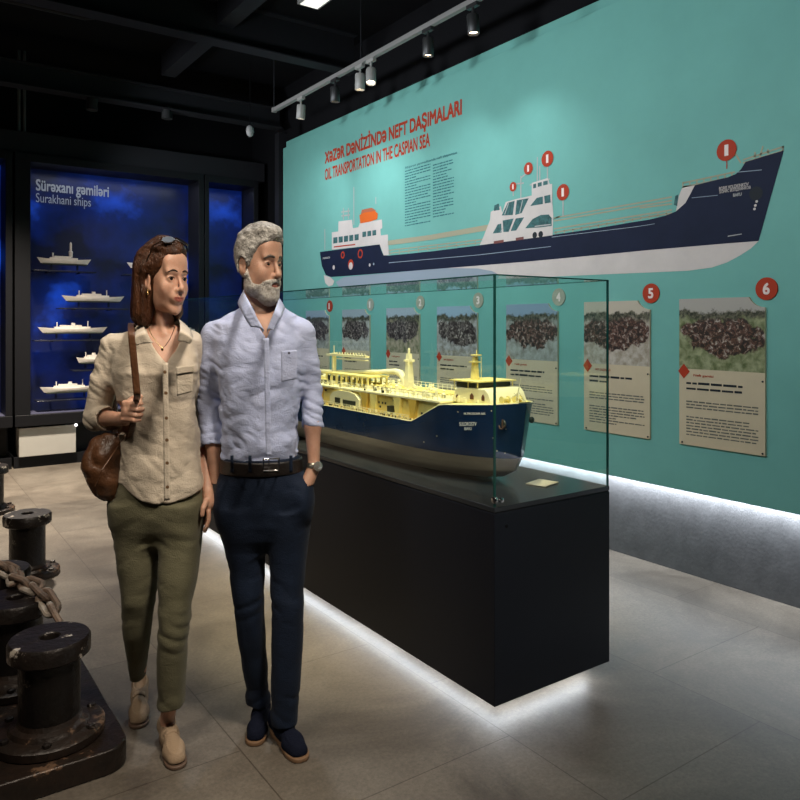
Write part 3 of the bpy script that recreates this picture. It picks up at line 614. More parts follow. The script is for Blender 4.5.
ms = MB().add([(2.06+a_*.014, m1.y+b_*.014, 1.19) for a_, b_ in ((-1, -1), (1, -1), (1, 1), (-1, 1))]+[(2.06+a_*.008, m1.y+b_*.008, m1.z-.02) for a_, b_ in ((-1, -1), (1, -1), (1, 1), (-1, 1))], [(0, 1, 5, 4), (1, 2, 6, 5), (2, 3, 7, 6), (3, 0, 4, 7), (4, 5, 6, 7)])
ms.box(2.04, 2.08, m1.y-.018, m1.y+.018, m1.z-.045, m1.z-.04).box(2.045, 2.075, m1.y-.025, m1.y+.01, m1.z-.016, m1.z-.010).lathe([(.002, m1.z-.03), (.002, m1.z+.01)], (2.06, m1.y-.01, 0), 6).lathe([(.0015, 1.19), (.0015, m1.z-.02)], (2.06, m1.y-.04, 0), 6)
rel(ms.build('fore_mast', M['cream']), ship)
j = onX(521, 378, 2.1)
bs = MB().tube([(2.10, j.y+.03, 1.11), (2.10, j.y, j.z)], [.003, .0012], 6)
for s in (-1, 1): bs.tube([(2.10+s*.02, j.y-.005, 1.115), (2.10, j.y+.012, 1.155)], .002, 6).tube([(2.10+s*.035, j.y+.05, 1.112), (2.10, j.y+.012, 1.155)], .002, 6)
bs.tube([(2.10, 2.135, 1.118), (2.10, 2.19, 1.15)], .002, 6)
rel(bs.build('bow_tripod', M['ivory']), ship)
wn = MB()
for x in (-.05, .02): wn.lathe([(.014, -.02), (.014, -.016), (.008, -.014), (.008, .014), (.014, .016), (.014, .02)], (SXC+x, 2.19, 1.125), 14, 'x')
rel(wn.build('windlass', M['cream'], smooth=True), ship)
# anchor in its recess, marks and lettering on the near bow
def hs(y, z, out=.001): return Vector((SXC-halfb(y, z)-out, y, z))
def onhull(px, py, out=.0015):
    k = (px-400)/F; c = (HY-py)/F; best = None
    for i in range(400):
        d = 2.75+i*.0022; X = d*(k*CA+SA); Y = d*(CA-k*SA); z = H+c*d
        if z > .79 and X >= SXC-halfb(Y, z): return Vector((X-out, Y-out*.6, z))
    return Vector((X, Y, z))
def hulltext(name, s, ax, bx, py0, py1, m):
    A, B = onhull(ax, py1), onhull(bx, py1+(0)); d = (B-A); wd = d.length; d.normalize()
    tp = onhull(ax, py0); o = text(name, s, A, d, (0, 0, 1), wd, abs(tp.z-A.z), m, None, .015, .0035); return rel(o, ship)
M['white'] = mat('white_lettering', (.72, .74, .75), .5)
hulltext('name_lettering', 'SULDROSTV', 460, 477, 422, 425.8, M['white'])
hulltext('port_lettering', 'BAKI', 465, 472, 427, 430, M['white'])
hulltext('name_lettering', 'M.TROSOVR NK', 464.5, 486, 412.4, 414.6, M['white'])
ap = onhull(504, 424, .006); 
an = MB().sphere(ap, .017, 14, (.35, .9, 1.0)); rel(an.build('hawse_pocket', M['mdark'], smooth=True), ship)
an = MB().tube([ap+Vector((-.009, -.004, .02)), ap+Vector((-.010, -.004, -.015))], .003, 8).tube([ap+Vector((-.010, .016, -.006)), ap+Vector((-.011, .008, -.018)), ap+Vector((-.012, -.006, -.018)), ap+Vector((-.010, -.018, -.004))], .003, 8)
rel(an.build('anchor', mat('rusty_anchor', (.10, .05, .03), .6)), ship)
ap2 = Vector((2.185, 2.175, 1.035)); rel(MB().sphere(ap2, .014, 12, (1, .6, 1)).build('anchor', M['mdark'], smooth=True), ship)
for (a_, b_) in ((458, 412), (491.5, 411), (494, 415), (505, 453), (482.5, 414), (424, 442), (493, 438), (497, 451), (506, 429), (437, 436)):
    rel(MB().sphere(onhull(a_, b_, 0), .0024, 8).build('hull_fitting', M['ivory']), ship)
# ------------------------------------------------------------ back wall display cases
def bluemat():
    m = bpy.data.materials.new('backlit_blue_print'); m.use_nodes = True; nt = m.node_tree; b = nt.nodes['Principled BSDF']; b.inputs['Roughness'].default_value = .4
    tc = nt.nodes.new('ShaderNodeTexCoord'); n = nt.nodes.new('ShaderNodeTexNoise'); n.inputs['Scale'].default_value = 1.25; n.inputs['Detail'].default_value = 6; n.inputs['Roughness'].default_value = .55
    nt.links.new(tc.outputs['Object'], n.inputs['Vector'])
    r = nt.nodes.new('ShaderNodeValToRGB'); e = r.color_ramp.elements; e[0].position = .40; e[0].color = (.0005, .001, .007, 1); e[1].position = .70; e[1].color = (.008, .05, .42, 1)
    q = e.new(.55); q.color = (.0010, .006, .06, 1); nt.links.new(n.outputs['Fac'], r.inputs[0])
    nt.links.new(r.outputs[0], b.inputs['Emission Color']); b.inputs['Emission Strength'].default_value = 1.15
    b.inputs['Base Color'].default_value = (.003, .005, .02, 1); return m
M['blue'] = bluemat(); M['case'] = mat('case_black', (.007, .007, .009), .5, spec=.25)
M['caseint'] = mat('case_sill', (.10, .10, .16), .25)
def cabinet(x0, x1, label, plinth_w=None, stile=.14, blue=True):
    y0, y1 = 8.08, 8.58; c = empty('wall_cabinet', ((x0+x1)/2, 8.33, 0)); tag(c, label, 'display cabinet')
    rel(MB().box(x0-stile, x0, y0, y1, 0.42, 3.12).build('side_panel', M['case'], bevel=.003), c)
    rel(MB().box(x1, x1+.06, y0, y1, 0.42, 3.12).build('side_panel', M['case'], bevel=.003), c)
    rel(MB().box(x0, x1, y0, y1, 3.04, 3.12).build('header', M['case'], bevel=.003), c)
    rel(MB().box(x0-stile, x1+.06, y0-.02, y1, .42, .53).build('sill', M['case'], bevel=.003), c)
    rel(MB().box(x0, x1, y0+.03, 8.42, .53, .535).build('inner_sill', M['caseint']), c)
    rel(MB().box(x0, x1, 8.44, 8.50, .53, 3.04).build('backlit_print', M['blue']), c)
    rel(MB().box(x0-stile, x1+.06, y0+.06, y1, 0, .11).build('toe_base', M['case']), c)
    rel(MB().box(x0-stile+.03, x1+.03, y0+.2, y1, .11, .42).build('lower_body', M['case']), c)
    return c
k1 = cabinet(1.19, 2.90, 'tall blue backlit cabinet titled Surakhani ships behind the woman')
k2 = cabinet(3.02, 3.56, 'narrow blue backlit cabinet behind the man, beside the mural', stile=.05)
k3 = cabinet(-1.2, .97, 'dark blue cabinet cut off by the left picture edge', stile=.1)
p = onY(15, 455, 8.1); a = onY(19, 455, 8.1); b_ = onY(76, 455, 8.1)
rel(MB().box(a.x, b_.x, 8.10, 8.30, .115, .40).build('storage_panel', mat('pale_laminate', (.5, .48, .44), .4, noise=.05, nscale=3), bevel=.004), k1)['label'] = 'pale grey laminate front'
sp_ = MB().sphere((onY(76, 428, 8.05).x, 8.05, .40), .016, 12).build('indicator_lamp', mat('lamp_white', (.8, .8, .8), .4, emit=(1, 1, 1), es=1.5), smooth=True); tag(sp_, 'tiny white lamp at the corner of the pale low cabinet front', 'lamp')
M['greytext'] = mat('grey_lettering', (.34, .36, .37), .6, emit=(.55, .57, .6), es=.10)
a, b_ = onY(36, 188, 8.43), onY(109, 196, 8.43)
q = text('title', 'Sürəxanı gəmiləri', (a.x, 8.436, a.z-.06), (1, 0, 0), (0, 0, 1), b_.x-a.x, .155, M['greytext'], None, .02, 0); rel(q, k1)
a, b_ = onY(36, 200, 8.43), onY(91, 204, 8.43)
q = text('subtitle', 'Surakhani ships', (a.x, 8.436, a.z-.05), (1, 0, 0), (0, 0, 1), b_.x-a.x, .125, M['greytext'], None, 0, 0); rel(q, k1)
area('cabinet_fill', (2.05, 8.2, 3.0), (2.05, 8.3, 0), 2.5, 1.5, .08, (.75, .8, 1))  # fill added under the header to lift the model ships
area('cabinet_fill', (3.29, 8.2, 3.0), (3.29, 8.3, 0), .5, .4, .08, (.6, .7, 1))
# model ships on glass shelves
M['mship'] = mat('white_model_hull', (.78, .72, .66), .45, noise=.06, nscale=20); M['mshipb'] = mat('model_boot', (.30, .09, .06), .5)
M['shelf'] = mat('smoked_shelf', (.02, .022, .03), .2)
labs = {0: 'pale model ship on the top shelf, tall funnel amidships', 1: 'pale model ship on second shelf, left of her face', 2: 'long pale model liner on the third shelf', 3: 'short pale model ship just left of her shoulder',
        4: 'low pale model ship on the bottom shelf', 5: 'model ship half hidden behind her head', 6: 'model ship seen in the gap between the couple'}
def lil_ship(i, px0, px1, py, kind, flip=False):
    A, B = onY(px0, py, 8.25), onY(px1, py, 8.25); L = (B.x-A.x); z = A.z-.018
    root = empty('model_ship', ((A.x+B.x)/2, 8.25, z)); tag(root, labs[i], 'model ship', 'model ships in the blue cabinet')
    hb = .050; N = 24; vs = []; hh = .040
    for k in range(N+1):
        u = -1+2*k/N; bb = hb*max(.02, (1-abs(u)**2.6)); sheer = hh+.018*u*u
        for (f, zz) in ((0, 0), (.75, .0), (1, sheer*.5), (1, sheer)):
            for s in (-1, 1): vs.append((u*L/2*(.90+.10*zz/hh), s*bb*f, zz))
    fs = []
    for k in range(N):
        for s in (0, 1):
            for j_ in range(3):
                a_ = k*8+j_*2+s; fs.append((a_, a_+8, a_+10, a_+2))
        fs.append((k*8+6, k*8+7, k*8+15, k*8+14))
    MB().add(vs, fs).build('hull', M['mship'], root, smooth=True)
    MB().box(-L*.42, L*.42, -.045, .045, -.012, .0).build('cradle', M['mdark'], root)
    dh = MB().box(-L*.28, L*.25, -.03, .03, hh, hh+.022).box(-L*.2, L*.12, -.025, .025, hh+.022, hh+.038)
    dh.build('deckhouse', M['mship'], root)
    if kind == 0: MB().lathe([(.018, hh+.03), (.022, hh+.09), (.012, hh+.1), (.012, hh+.17), (.003, hh+.19)], (L*.12, 0, 0), 12).build('funnel', M['mship'], root); MB().tube([(-L*.22, 0, hh), (-L*.22, 0, hh+.07)], .008, 6).build('mast', M['mship'], root)
    else:
        MB().tube([(L*.22, 0, hh), (L*.22, 0, hh+.08)], .005, 6).build('mast', M['mship'], root); MB().tube([(-L*.24, 0, hh), (-L*.24, 0, hh+.07)], .005, 6).build('mast', M['mship'], root)
        MB().lathe([(.02, hh+.03), (.018, hh+.06)], (0, 0, 0), 12).build('funnel', M['mship'], root)
    sh_ = empty('display_shelf', ((A.x+B.x)/2, 8.27, z-.075)); tag(sh_, 'dark narrow shelf carrying the '+labs[i].split(',')[0].replace(' on the', ' of the').replace(' on second shelf', ' second from top'), 'shelf', 'narrow shelves in the blue cabinet')
    MB().box(-L/2-.05, L/2+.05, -.09, .09, -.012, .0).build('board', M['shelf'], sh_, bevel=.002)
    for s in (-1, 1): MB().box(s*L*.3-.008, s*L*.3+.008, -.008, .16, -.02, -.012).build('bracket', M['case'], sh_)
    for s in (-1, 1): MB().box(s*L*.25-.006, s*L*.25+.006, -.02, .02, -.063, -.012).build('stand', M['shelf'], root)
    for s in (-1, 1): root.children
    return root
lil_ship(0, 38, 90, 261, 0); lil_ship(1, 63, 123, 299, 1); lil_ship(2, 39, 106, 331, 1); lil_ship(3, 77, 110, 361, 1); lil_ship(4, 41, 98, 391, 1); lil_ship(5, 128, 178, 266, 1); lil_ship(6, 165, 206, 333, 1)
# ------------------------------------------------------------ track and lamps
M['track'] = mat('grey_track', (.22, .21, .20), .45); M['lampgrey'] = mat('lamp_grey', (.30, .29, .27), .4); M['lampblk'] = mat('lamp_black', (.02, .02, .02), .4)
M['glow'] = mat('lamp_glow', (1, .9, .75), .4, emit=(1, .86, .66), es=6)
TX = 3.12; TZ = 3.5
tk = empty('lighting_track', (TX, 2.6, TZ)); tag(tk, 'long grey ceiling lighting track running beside the mural', 'lighting track')
ye = onX(275, 110, TX).y
rel(MB().box(TX-.018, TX+.018, Y0+.1, ye, TZ, TZ+.035).build('rail', M['track']), tk)
rel(MB().box(TX-.022, TX+.022, ye, ye+.03, TZ-.004, TZ+.039).build('end_cap', M['track']), tk)
for y in (-.5, 1.5, 3.4, 5.0, 6.6): rel(MB().tube([(TX, y, TZ+.035), (TX, y, Z)], .005, 6).build('hanger', M['beam']), tk)
def lampspot(px, py, col, label, tgt, power, s=1.0, light=COOL, ang=75, drop=.13):
    y = onX(px, py, TX).y
    r = empty('track_spotlight', (TX, y, TZ)); tag(r, label, 'spotlight', 'spotlights hanging from the lighting track')
    aimd = (Vector(tgt)-Vector((TX, y, TZ-drop))).normalized(); d = (aimd+Vector((-.25, -.15, -1.6))).normalized(); rot = d.to_track_quat('-Z', 'Y').to_matrix()
    rel(MB().box(TX-.016, TX+.016, y-.05, y+.05, TZ-.025, TZ).build('adapter', col), r)
    rel(MB().tube([(TX, y, TZ-.02), (TX, y, TZ-drop+.03)], .009, 8).build('stem', col), r)
    cyl = MB().lathe([(.010, .062), (.036, .06), (.040, .05), (.040, -.062), (.037, -.066), (.033, -.06), (.031, -.045)], (0, 0, 0), 24)
    c = Vector((TX, y, TZ-drop)); cyl.v = [tuple(rot@Vector(v)*s+c) for v in cyl.v]; h_ = rel(cyl.build('housing', col, smooth=True), r)
    ln = MB().lathe([(.0001, -.05), (.031, -.05)], (0, 0, 0), 20); ln.v = [tuple(rot@Vector(v)*s+c) for v in ln.v]; rel(ln.build('lens', M['glow'], fix=False), r)
    tip = c+d*.075*s; spot('spotlight_beam', tip, tgt, power*.45, light, max(ang, 60)+25, 1, .03)
    return r
lampspot(301, 104, M['lampgrey'], 'grey track spotlight at the far end of the track', (3.69, 7.2, 1.9), 62)
lampspot(335, 86, M['lampblk'], 'small dark track spotlight, second from the far end', (3.69, 5.9, 1.9), 62)
lampspot(360, 72, M['lampgrey'], 'grey track spotlight left of the brightest one', (3.69, 5.6, 1.7), 42)
lampspot(371, 66, M['lampgrey'], 'bright track spotlight turned toward the viewer', (2.6, 3.4, 0.2), 30, light=WARM, ang=40)
lampspot(428, 36, M['lampblk'], 'black track spotlight, second from the near end', (3.69, 4.6, 1.7), 40)
lampspot(473, 11, M['lampblk'], 'black track spotlight nearest the picture top', (3.69, 3.7, 1.7), 40)
def ceiling_item(px, py, Y, label):
    p_ = onY(px, py, Y); r = empty('ceiling_spotlight', (p_.x, Y, p_.z)); tag(r, label, 'spotlight')
    return p_, r
for (px, py, Y, lb) in ((92, 103, 7.58, 'unlit dark spotlight under the far beam, upper left'), (167, 112, 7.58, 'unlit black spotlight on a bracket under the far beam')):
    p_, r = ceiling_item(px, py, Y, lb)
    rel(MB().tube([(p_.x, Y, 3.62), (p_.x, Y, p_.z+.02)], .01, 8).box(p_.x-.05, p_.x+.05, Y-.02, Y+.02, 3.60, 3.62).build('bracket', M['lampblk']), r)
    rel(MB().lathe([(.02, .06), (.05, .05), (.055, -.07), (.045, -.07)], (p_.x, Y, p_.z), 18).build('housing', mat('dark_lamp', (.03, .03, .03), .3), smooth=True), r)
p_ = onY(250, 131, 7.2); r = empty('wall_speaker', (p_.x, 7.2, p_.z)); tag(r, 'small pale oval loudspeaker hanging in the dark above his head', 'loudspeaker')
rel(MB().sphere((p_.x, 7.2, p_.z), .055, 18, (.75, .6, 1.15)).build('housing', mat('pale_plastic', (.42, .41, .40), .5), smooth=True), r)
rel(MB().tube([(p_.x, 7.2, p_.z+.05), (p_.x, 7.2, Z)], .004, 6).build('hanger', M['black']), r)
# small lit ceiling panel at the top
a = Vector(lat((318-400)/F*5.0, 5.0)+(0,)); zz = H+322*5.0/F
r = empty('ceiling_panel_light', (a.x, a.y, zz)); tag(r, 'small pale rectangular ceiling light at the top edge', 'ceiling light')
MB().box(-.10, .06, -.10, .11, 0, .03).build('frame', M['track'], r); MB().box(-.085, .045, -.085, .095, -.004, 0).build('diffuser', mat('diffuser', (.8, .8, .75), .5, emit=(1, .95, .85), es=.7), r)
MB().tube([(0, 0, .03), (0, 0, Z-zz)], .008, 6).build('hanger', M['beam'], r)
# ------------------------------------------------------------ bollards, deck slab, chain
def ironmat(name, c, c2, rough=.5, worn=.62):
    m = bpy.data.materials.new(name); m.use_nodes = True; nt = m.node_tree; b = nt.nodes['Principled BSDF']; b.inputs['Roughness'].default_value = rough; b.inputs['Metallic'].default_value = .25
    tc = nt.nodes.new('ShaderNodeTexCoord'); n = nt.nodes.new('ShaderNodeTexNoise'); n.inputs['Scale'].default_value = 9; n.inputs['Detail'].default_value = 8; n.inputs['Roughness'].default_value = .7
    nt.links.new(tc.outputs['Object'], n.inputs['Vector']); r = nt.nodes.new('ShaderNodeValToRGB'); e = r.color_ramp.elements
    e[0].position = .35; e[0].color = (*c, 1); e[1].position = worn+.04; e[1].color = (*c2, 1); q = e.new(worn); q.color = (c[0]*2.2, c[1]*1.9, c[2]*1.7, 1)
    nt.links.new(n.outputs['Fac'], r.inputs[0]); nt.links.new(r.outputs[0], b.inputs['Base Color'])
    bp = nt.nodes.new('ShaderNodeBump'); bp.inputs['Strength'].default_value = .5; bp.inputs['Distance'].default_value = .008; n2 = nt.nodes.new('ShaderNodeTexNoise'); n2.inputs['Scale'].default_value = 45; n2.inputs['Detail'].default_value = 5
    nt.links.new(tc.outputs['Object'], n2.inputs['Vector']); nt.links.new(n2.outputs['Fac'], bp.inputs['Height']); nt.links.new(bp.outputs[0], b.inputs['Normal']); return m
M['iron'] = ironmat('black_painted_iron', (.0035, .003, .003), (.20, .17, .14), .36, .62); M['ironcap'] = ironmat('worn_iron', (.007, .0055, .005), (.50, .44, .38), .4, .58)
M['slab'] = ironmat('oily_steel_slab', (.009, .006, .0045), (.13, .075, .045), .42, .60); M['rustc'] = ironmat('rusty_chain', (.13, .10, .08), (.50, .43, .36), .7, .50)
x0, x1, y0, y1, R_ = -.45, .655, 2.44, 4.2, .08
out = []
for (cx, cy, a0_) in ((x1-R_, y0+R_, -90), (x1-R_, y1-R_, 0), (x0+R_, y1-R_, 90), (x0+R_, y0+R_, 180)):
    for t_ in range(0, 91, 15): out.append((cx+R_*math.cos(math.radians(a0_+t_)), cy+R_*math.sin(math.radians(a0_+t_))))
sl = MB().prism(out, lambda p, q: (p, q, 0), lambda p, q: (p, q, .078)).build('steel_slab', M['slab'], bevel=.006); tag(sl, 'low dark steel slab with rounded corner under the bollards', 'slab')
bl_l = ['big black iron bollard at the front with worn cap', 'black bollard directly behind the front one, chain on its cap', 'bollard third from front, at the left edge under the chain', 'black bollard standing on the floor behind the slab', 'farthest bollard, cut off by the left edge']
def bollard(i, x, y, z, h=.325):
    b = empty('mooring_bollard', (x, y, z)); tag(b, bl_l[i], 'bollard', 'iron mooring bollards')
    MB().lathe([(.165, 0), (.17, .005), (.17, .028), (.163, .034), (.125, .036), (.118, .05), (.1, .056), (.094, .07)], (0, 0, 0), 48).build('flange', M['slab'], b, smooth=True)
    MB().lathe([(.094, .06), (.094, h-.062), (.098, h-.058)], (0, 0, 0), 48).build('post', M['iron'], b, smooth=True)
    MB().lathe([(.098, h-.06), (.118, h-.062), (.126, h-.055), (.127, h-.012), (.120, h-.001), (.034, h), (.030, h-.004), (.030, h-.03), (.0001, h-.032)], (0, 0, 0), 48).build('cap', M['ironcap'], b, smooth=True)
    for k in range(6):
        q = k*math.pi/3+.3; MB().lathe([(.014, .035), (.014, .045), (.006, .047)], (.145*math.cos(q), .145*math.sin(q), 0), 6).build('bolt', M['ironcap'], b)
    return b
bollard(0, .447, 2.65, .078); bollard(1, .405, 3.10, .078); bollard(2, .39, 3.50, .078); bollard(3, .67, 4.66, 0, .352); bollard(4, .66, 6.38, 0, .352)
# chain
def link_mesh():
    mb = MB(); a_, r_, t_ = .024, .018, .0090; pts = []
    for k in range(10): q = -math.pi/2+math.pi*k/9; pts.append((a_+r_*math.cos(q), r_*math.sin(q), 0))
    for k in range(10): q = math.pi/2+math.pi*k/9; pts.append((-a_+r_*math.cos(q), r_*math.sin(q), 0))
    return mb.tube(pts, t_, 8, closed=True)
def chain(label, pts, scale=1.0, jitter=0):
    c = empty('iron_chain', pts[0]); tag(c, label, 'chain')
    P_ = [Vector(p) for p in pts]; seg = [0]
    for i in range(1, len(P_)): seg.append(seg[-1]+(P_[i]-P_[i-1]).length)
    step = .060*scale; n = int(seg[-1]/step); first = None; rj = random.Random(2)
    def at(s):
        for i in range(1, len(P_)):
            if s <= seg[i]: return P_[i-1].lerp(P_[i], (s-seg[i-1])/max(1e-6, seg[i]-seg[i-1]))
        return P_[-1]
    for k in range(n):
        s = (k+.5)*step; p = at(s); d = (at(min(s+step*.5, seg[-1]))-at(max(0, s-step*.5))).normalized()
        if first is None: o = link_mesh().build('link', M['rustc'], None, smooth=True); first = o
        else: o = first.copy(); COL.objects.link(o)
        q = d.to_track_quat('X', 'Z').to_matrix().to_4x4() @ Matrix.Rotation((math.pi/2 if k % 2 else 0)+.5+rj.uniform(-jitter, jitter), 4, 'X')
        o.parent = c; o.matrix_parent_inverse = Matrix.Identity(4); o.matrix_basis = Matrix.Translation(p-P_[0]) @ q @ Matrix.Scale(scale*1.12, 4)
    return c
chain('rusty anchor chain draped over the bollard caps at left', [(.06, 3.80, .10), (.12, 3.74, .24), (.20, 3.64, .44), (.27, 3.56, .462), (.40, 3.42, .428), (.43, 3.34, .42), (.42, 3.20, .43), (.47, 3.10, .430), (.49, 3.01, .415), (.515, 2.93, .365), (.53, 2.87, .33)], 1.18, .25)
pil = []
rp = random.Random(9)
for k in range(26): pil.append((.18+.055*math.cos(k*1.15)+rp.uniform(-.02, .02), 2.86+.06*math.sin(k*1.15)+rp.uniform(-.02, .02), .10+.0085*k))
chain('pale rusty chain heaped beside the front bollard at left edge', pil, 1.0, .9)
# ------------------------------------------------------------ implicit-surface modelling kit for the two visitors
_rs = np.random.RandomState(4); _LAT = _rs.rand(32, 32, 32).astype(np.float32)
def vnoise(x, y, z):
    x, y, z = np.broadcast_arrays(x, y, z)
    xi = np.floor(x).astype(np.int32); yi = np.floor(y).astype(np.int32); zi = np.floor(z).astype(np.int32)
    fx, fy, fz = x-xi, y-yi, z-zi; fx = fx*fx*(3-2*fx); fy = fy*fy*(3-2*fy); fz = fz*fz*(3-2*fz)
    x0, x1, y0, y1, z0, z1 = xi & 31, (xi+1) & 31, yi & 31, (yi+1) & 31, zi & 31, (zi+1) & 31; L = _LAT
    a = L[x0, y0, z0]*(1-fx)+L[x1, y0, z0]*fx; b = L[x0, y1, z0]*(1-fx)+L[x1, y1, z0]*fx
    c = L[x0, y0, z1]*(1-fx)+L[x1, y0, z1]*fx; d = L[x0, y1, z1]*(1-fx)+L[x1, y1, z1]*fx
    return ((a*(1-fy)+b*fy)*(1-fz)+(c*(1-fy)+d*fy)*fz)*2-1
def smin(a, b, k):
    if k <= 0: return np.minimum(a, b)
    h = np.maximum(k-np.abs(a-b), 0)/k; return np.minimum(a, b)-h*h*k*.25
def smax(a, b, k): return -smin(-a, -b, k)
def s_ell(P, c, r):
    x, y, z = (P[0]-c[0]), (P[1]-c[1]), (P[2]-c[2])
    k0 = np.sqrt((x/r[0])**2+(y/r[1])**2+(z/r[2])**2)+1e-6; k1 = np.sqrt((x/r[0]**2)**2+(y/r[1]**2)**2+(z/r[2]**2)**2)+1e-6
    return k0*(k0-1)/k1
def s_cone(P, a, b, ra, rb):
    a = np.array(a, float); b = np.array(b, float); ba = b-a; L = float(ba@ba)+1e-9
    px, py, pz = P[0]-a[0], P[1]-a[1], P[2]-a[2]
    h = np.clip((px*ba[0]+py*ba[1]+pz*ba[2])/L, 0, 1)
    return np.sqrt((px-h*ba[0])**2+(py-h*ba[1])**2+(pz-h*ba[2])**2)-(ra+(rb-ra)*h)
class Field:
    def __init__(s, xs, ys, zs):
        s.x = np.asarray(xs, np.float32); s.y = np.asarray(ys, np.float32); s.z = np.asarray(zs, np.float32)
        s.F = np.full((len(s.x), len(s.y), len(s.z)), .08, np.float32)
    def win(s, lo, hi, m=.03):
        r = []
        for A, l, h in ((s.x, lo[0], hi[0]), (s.y, lo[1], hi[1]), (s.z, lo[2], hi[2])):
            i0 = max(0, int(np.searchsorted(A, l-m))-1); i1 = min(len(A), int(np.searchsorted(A, h+m))+1); r.append(slice(i0, max(i0+1, i1)))
        return tuple(r)
    def P(s, w): return (s.x[w[0]][:, None, None], s.y[w[1]][None, :, None], s.z[w[2]][None, None, :])
    def op(s, w, d, k=0, sub=False):
        s.F[w] = smax(s.F[w], -d, k) if sub else smin(s.F[w], d.astype(np.float32), k)
    def cone(s, a, b, ra, rb, k=.01, sub=False):
        R = max(ra, rb); lo = [min(a[i], b[i])-R for i in range(3)]; hi = [max(a[i], b[i])+R for i in range(3)]
        w = s.win(lo, hi, .03+k); s.op(w, s_cone(s.P(w), a, b, ra, rb), k, sub)
    def chain(s, pts, rs, k=.01, kk=.004):
        if len(pts) < 2: return
        lo = [min(p[i] for p in pts)-max(rs) for i in range(3)]; hi = [max(p[i] for p in pts)+max(rs) for i in range(3)]
        w = s.win(lo, hi, .03+k); P = s.P(w); d = None
        for i in range(len(pts)-1):
            q = s_cone(P, pts[i], pts[i+1], rs[i], rs[i+1]); d = q if d is None else smin(d, q, kk)
        s.op(w, d, k)
    def ell(s, c, r, k=.01, sub=False):
        w = s.win([c[i]-r[i] for i in range(3)], [c[i]+r[i] for i in range(3)], .03+k); s.op(w, s_ell(s.P(w), c, r), k, sub)
    def loft(s, rows, k=.01, n=2.2, sm=.02, caps=(True, True)):      # rows: z, cx, cy, rx, ry
        A = np.array(sorted(rows)); z = A[:, 0]; zz = np.arange(z[0], z[-1]+.002, .002); cols = []
        kw = max(1, int(sm/.002)); ker = np.hanning(kw+2)[1:-1]; ker /= ker.sum()
        for c in range(1, 5):
            v = np.interp(zz, z, A[:, c]); v = np.convolve(np.pad(v, kw, mode='edge'), ker, mode='same')[kw:-kw]; cols.append(v)
        w = s.win([A[:, 1].min()-A[:, 3].max(), A[:, 2].min()-A[:, 4].max(), z[0]], [A[:, 1].max()+A[:, 3].max(), A[:, 2].max()+A[:, 4].max(), z[-1]], .03+k)
        X, Y, Zz = s.P(w); g = [np.interp(s.z[w[2]], zz, c)[None, None, :] for c in cols]
        q = (np.abs((X-g[0])/g[2])**n+np.abs((Y-g[1])/g[3])**n)**(1/n); d = (q-1)*np.minimum(g[2], g[3])
        if caps[0]: d = smax(d, z[0]-Zz, .006)
        if caps[1]: d = smax(d, Zz-z[-1], .006)
        s.op(w, d, k)
    def full(s): return s.P((slice(None),)*3)
    def resample(s, g):                     # g's values at this grid's points
        I = []; Fr = []
        for A, B in ((g.x, s.x), (g.y, s.y), (g.z, s.z)):
            j = np.clip(np.searchsorted(A, B)-1, 0, len(A)-2); I.append(j); Fr.append(np.clip((B-A[j])/(A[j+1]-A[j]), 0, 1).astype(np.float32))
        o = 0
        for a in (0, 1):
            for b in (0, 1):
                for c in (0, 1):
                    w = (Fr[0] if a else 1-Fr[0])[:, None, None]*(Fr[1] if b else 1-Fr[1])[None, :, None]*(Fr[2] if c else 1-Fr[2])[None, None, :]
                    o = o+w*g.F[np.ix_(I[0]+a, I[1]+b, I[2]+c)]
        ins = ((s.x >= g.x[0]) & (s.x <= g.x[-1]))[:, None, None] & ((s.y >= g.y[0]) & (s.y <= g.y[-1]))[None, :, None] & ((s.z >= g.z[0]) & (s.z <= g.z[-1]))[None, None, :]
        return np.where(ins, o, .08).astype(np.float32)
    def clone(s): g = Field(s.x, s.y, s.z); g.F = s.F.copy(); return g
    def sample(s, p):
        i = []; f = []
        for A, v in ((s.x, p[0]), (s.y, p[1]), (s.z, p[2])):
            j = int(np.clip(np.searchsorted(A, v)-1, 0, len(A)-2)); i.append(j); f.append(float((v-A[j])/(A[j+1]-A[j])))
        c = s.F[i[0]:i[0]+2, i[1]:i[1]+2, i[2]:i[2]+2]; c = c[0]*(1-f[0])+c[1]*f[0]; c = c[0]*(1-f[1])+c[1]*f[1]; return float(c[0]*(1-f[2])+c[1]*f[2])
    def hit(s, p, d, maxd=.4, out=0):                               # march from p along d to the surface
        p = Vector(p); d = Vector(d).normalized(); t = 0
        while t < maxd:
            if s.sample(p+d*t) < 0: break
            t += .0012
        return p+d*(t-out)
    def nets(s):
        F = s.F; F[0] = F[-1] = .05; F[:, 0] = F[:, -1] = .05; F[:, :, 0] = F[:, :, -1] = .05
        I = F < 0; cnt = np.zeros(tuple(n-1 for n in F.shape), np.int8); S = [slice(0, -1), slice(1, None)]
        for a in (0, 1):
            for b in (0, 1):
                for c in (0, 1): cnt += I[S[a], S[b], S[c]]
        act = (cnt > 0) & (cnt < 8); i, j, k = np.nonzero(act); n = len(i)
        idx = np.full(act.shape, -1, np.int32); idx[i, j, k] = np.arange(n)
        pos = np.zeros((n, 3)); wt = np.zeros(n)
        cor = [(a, b, c) for a in (0, 1) for b in (0, 1) for c in (0, 1)]
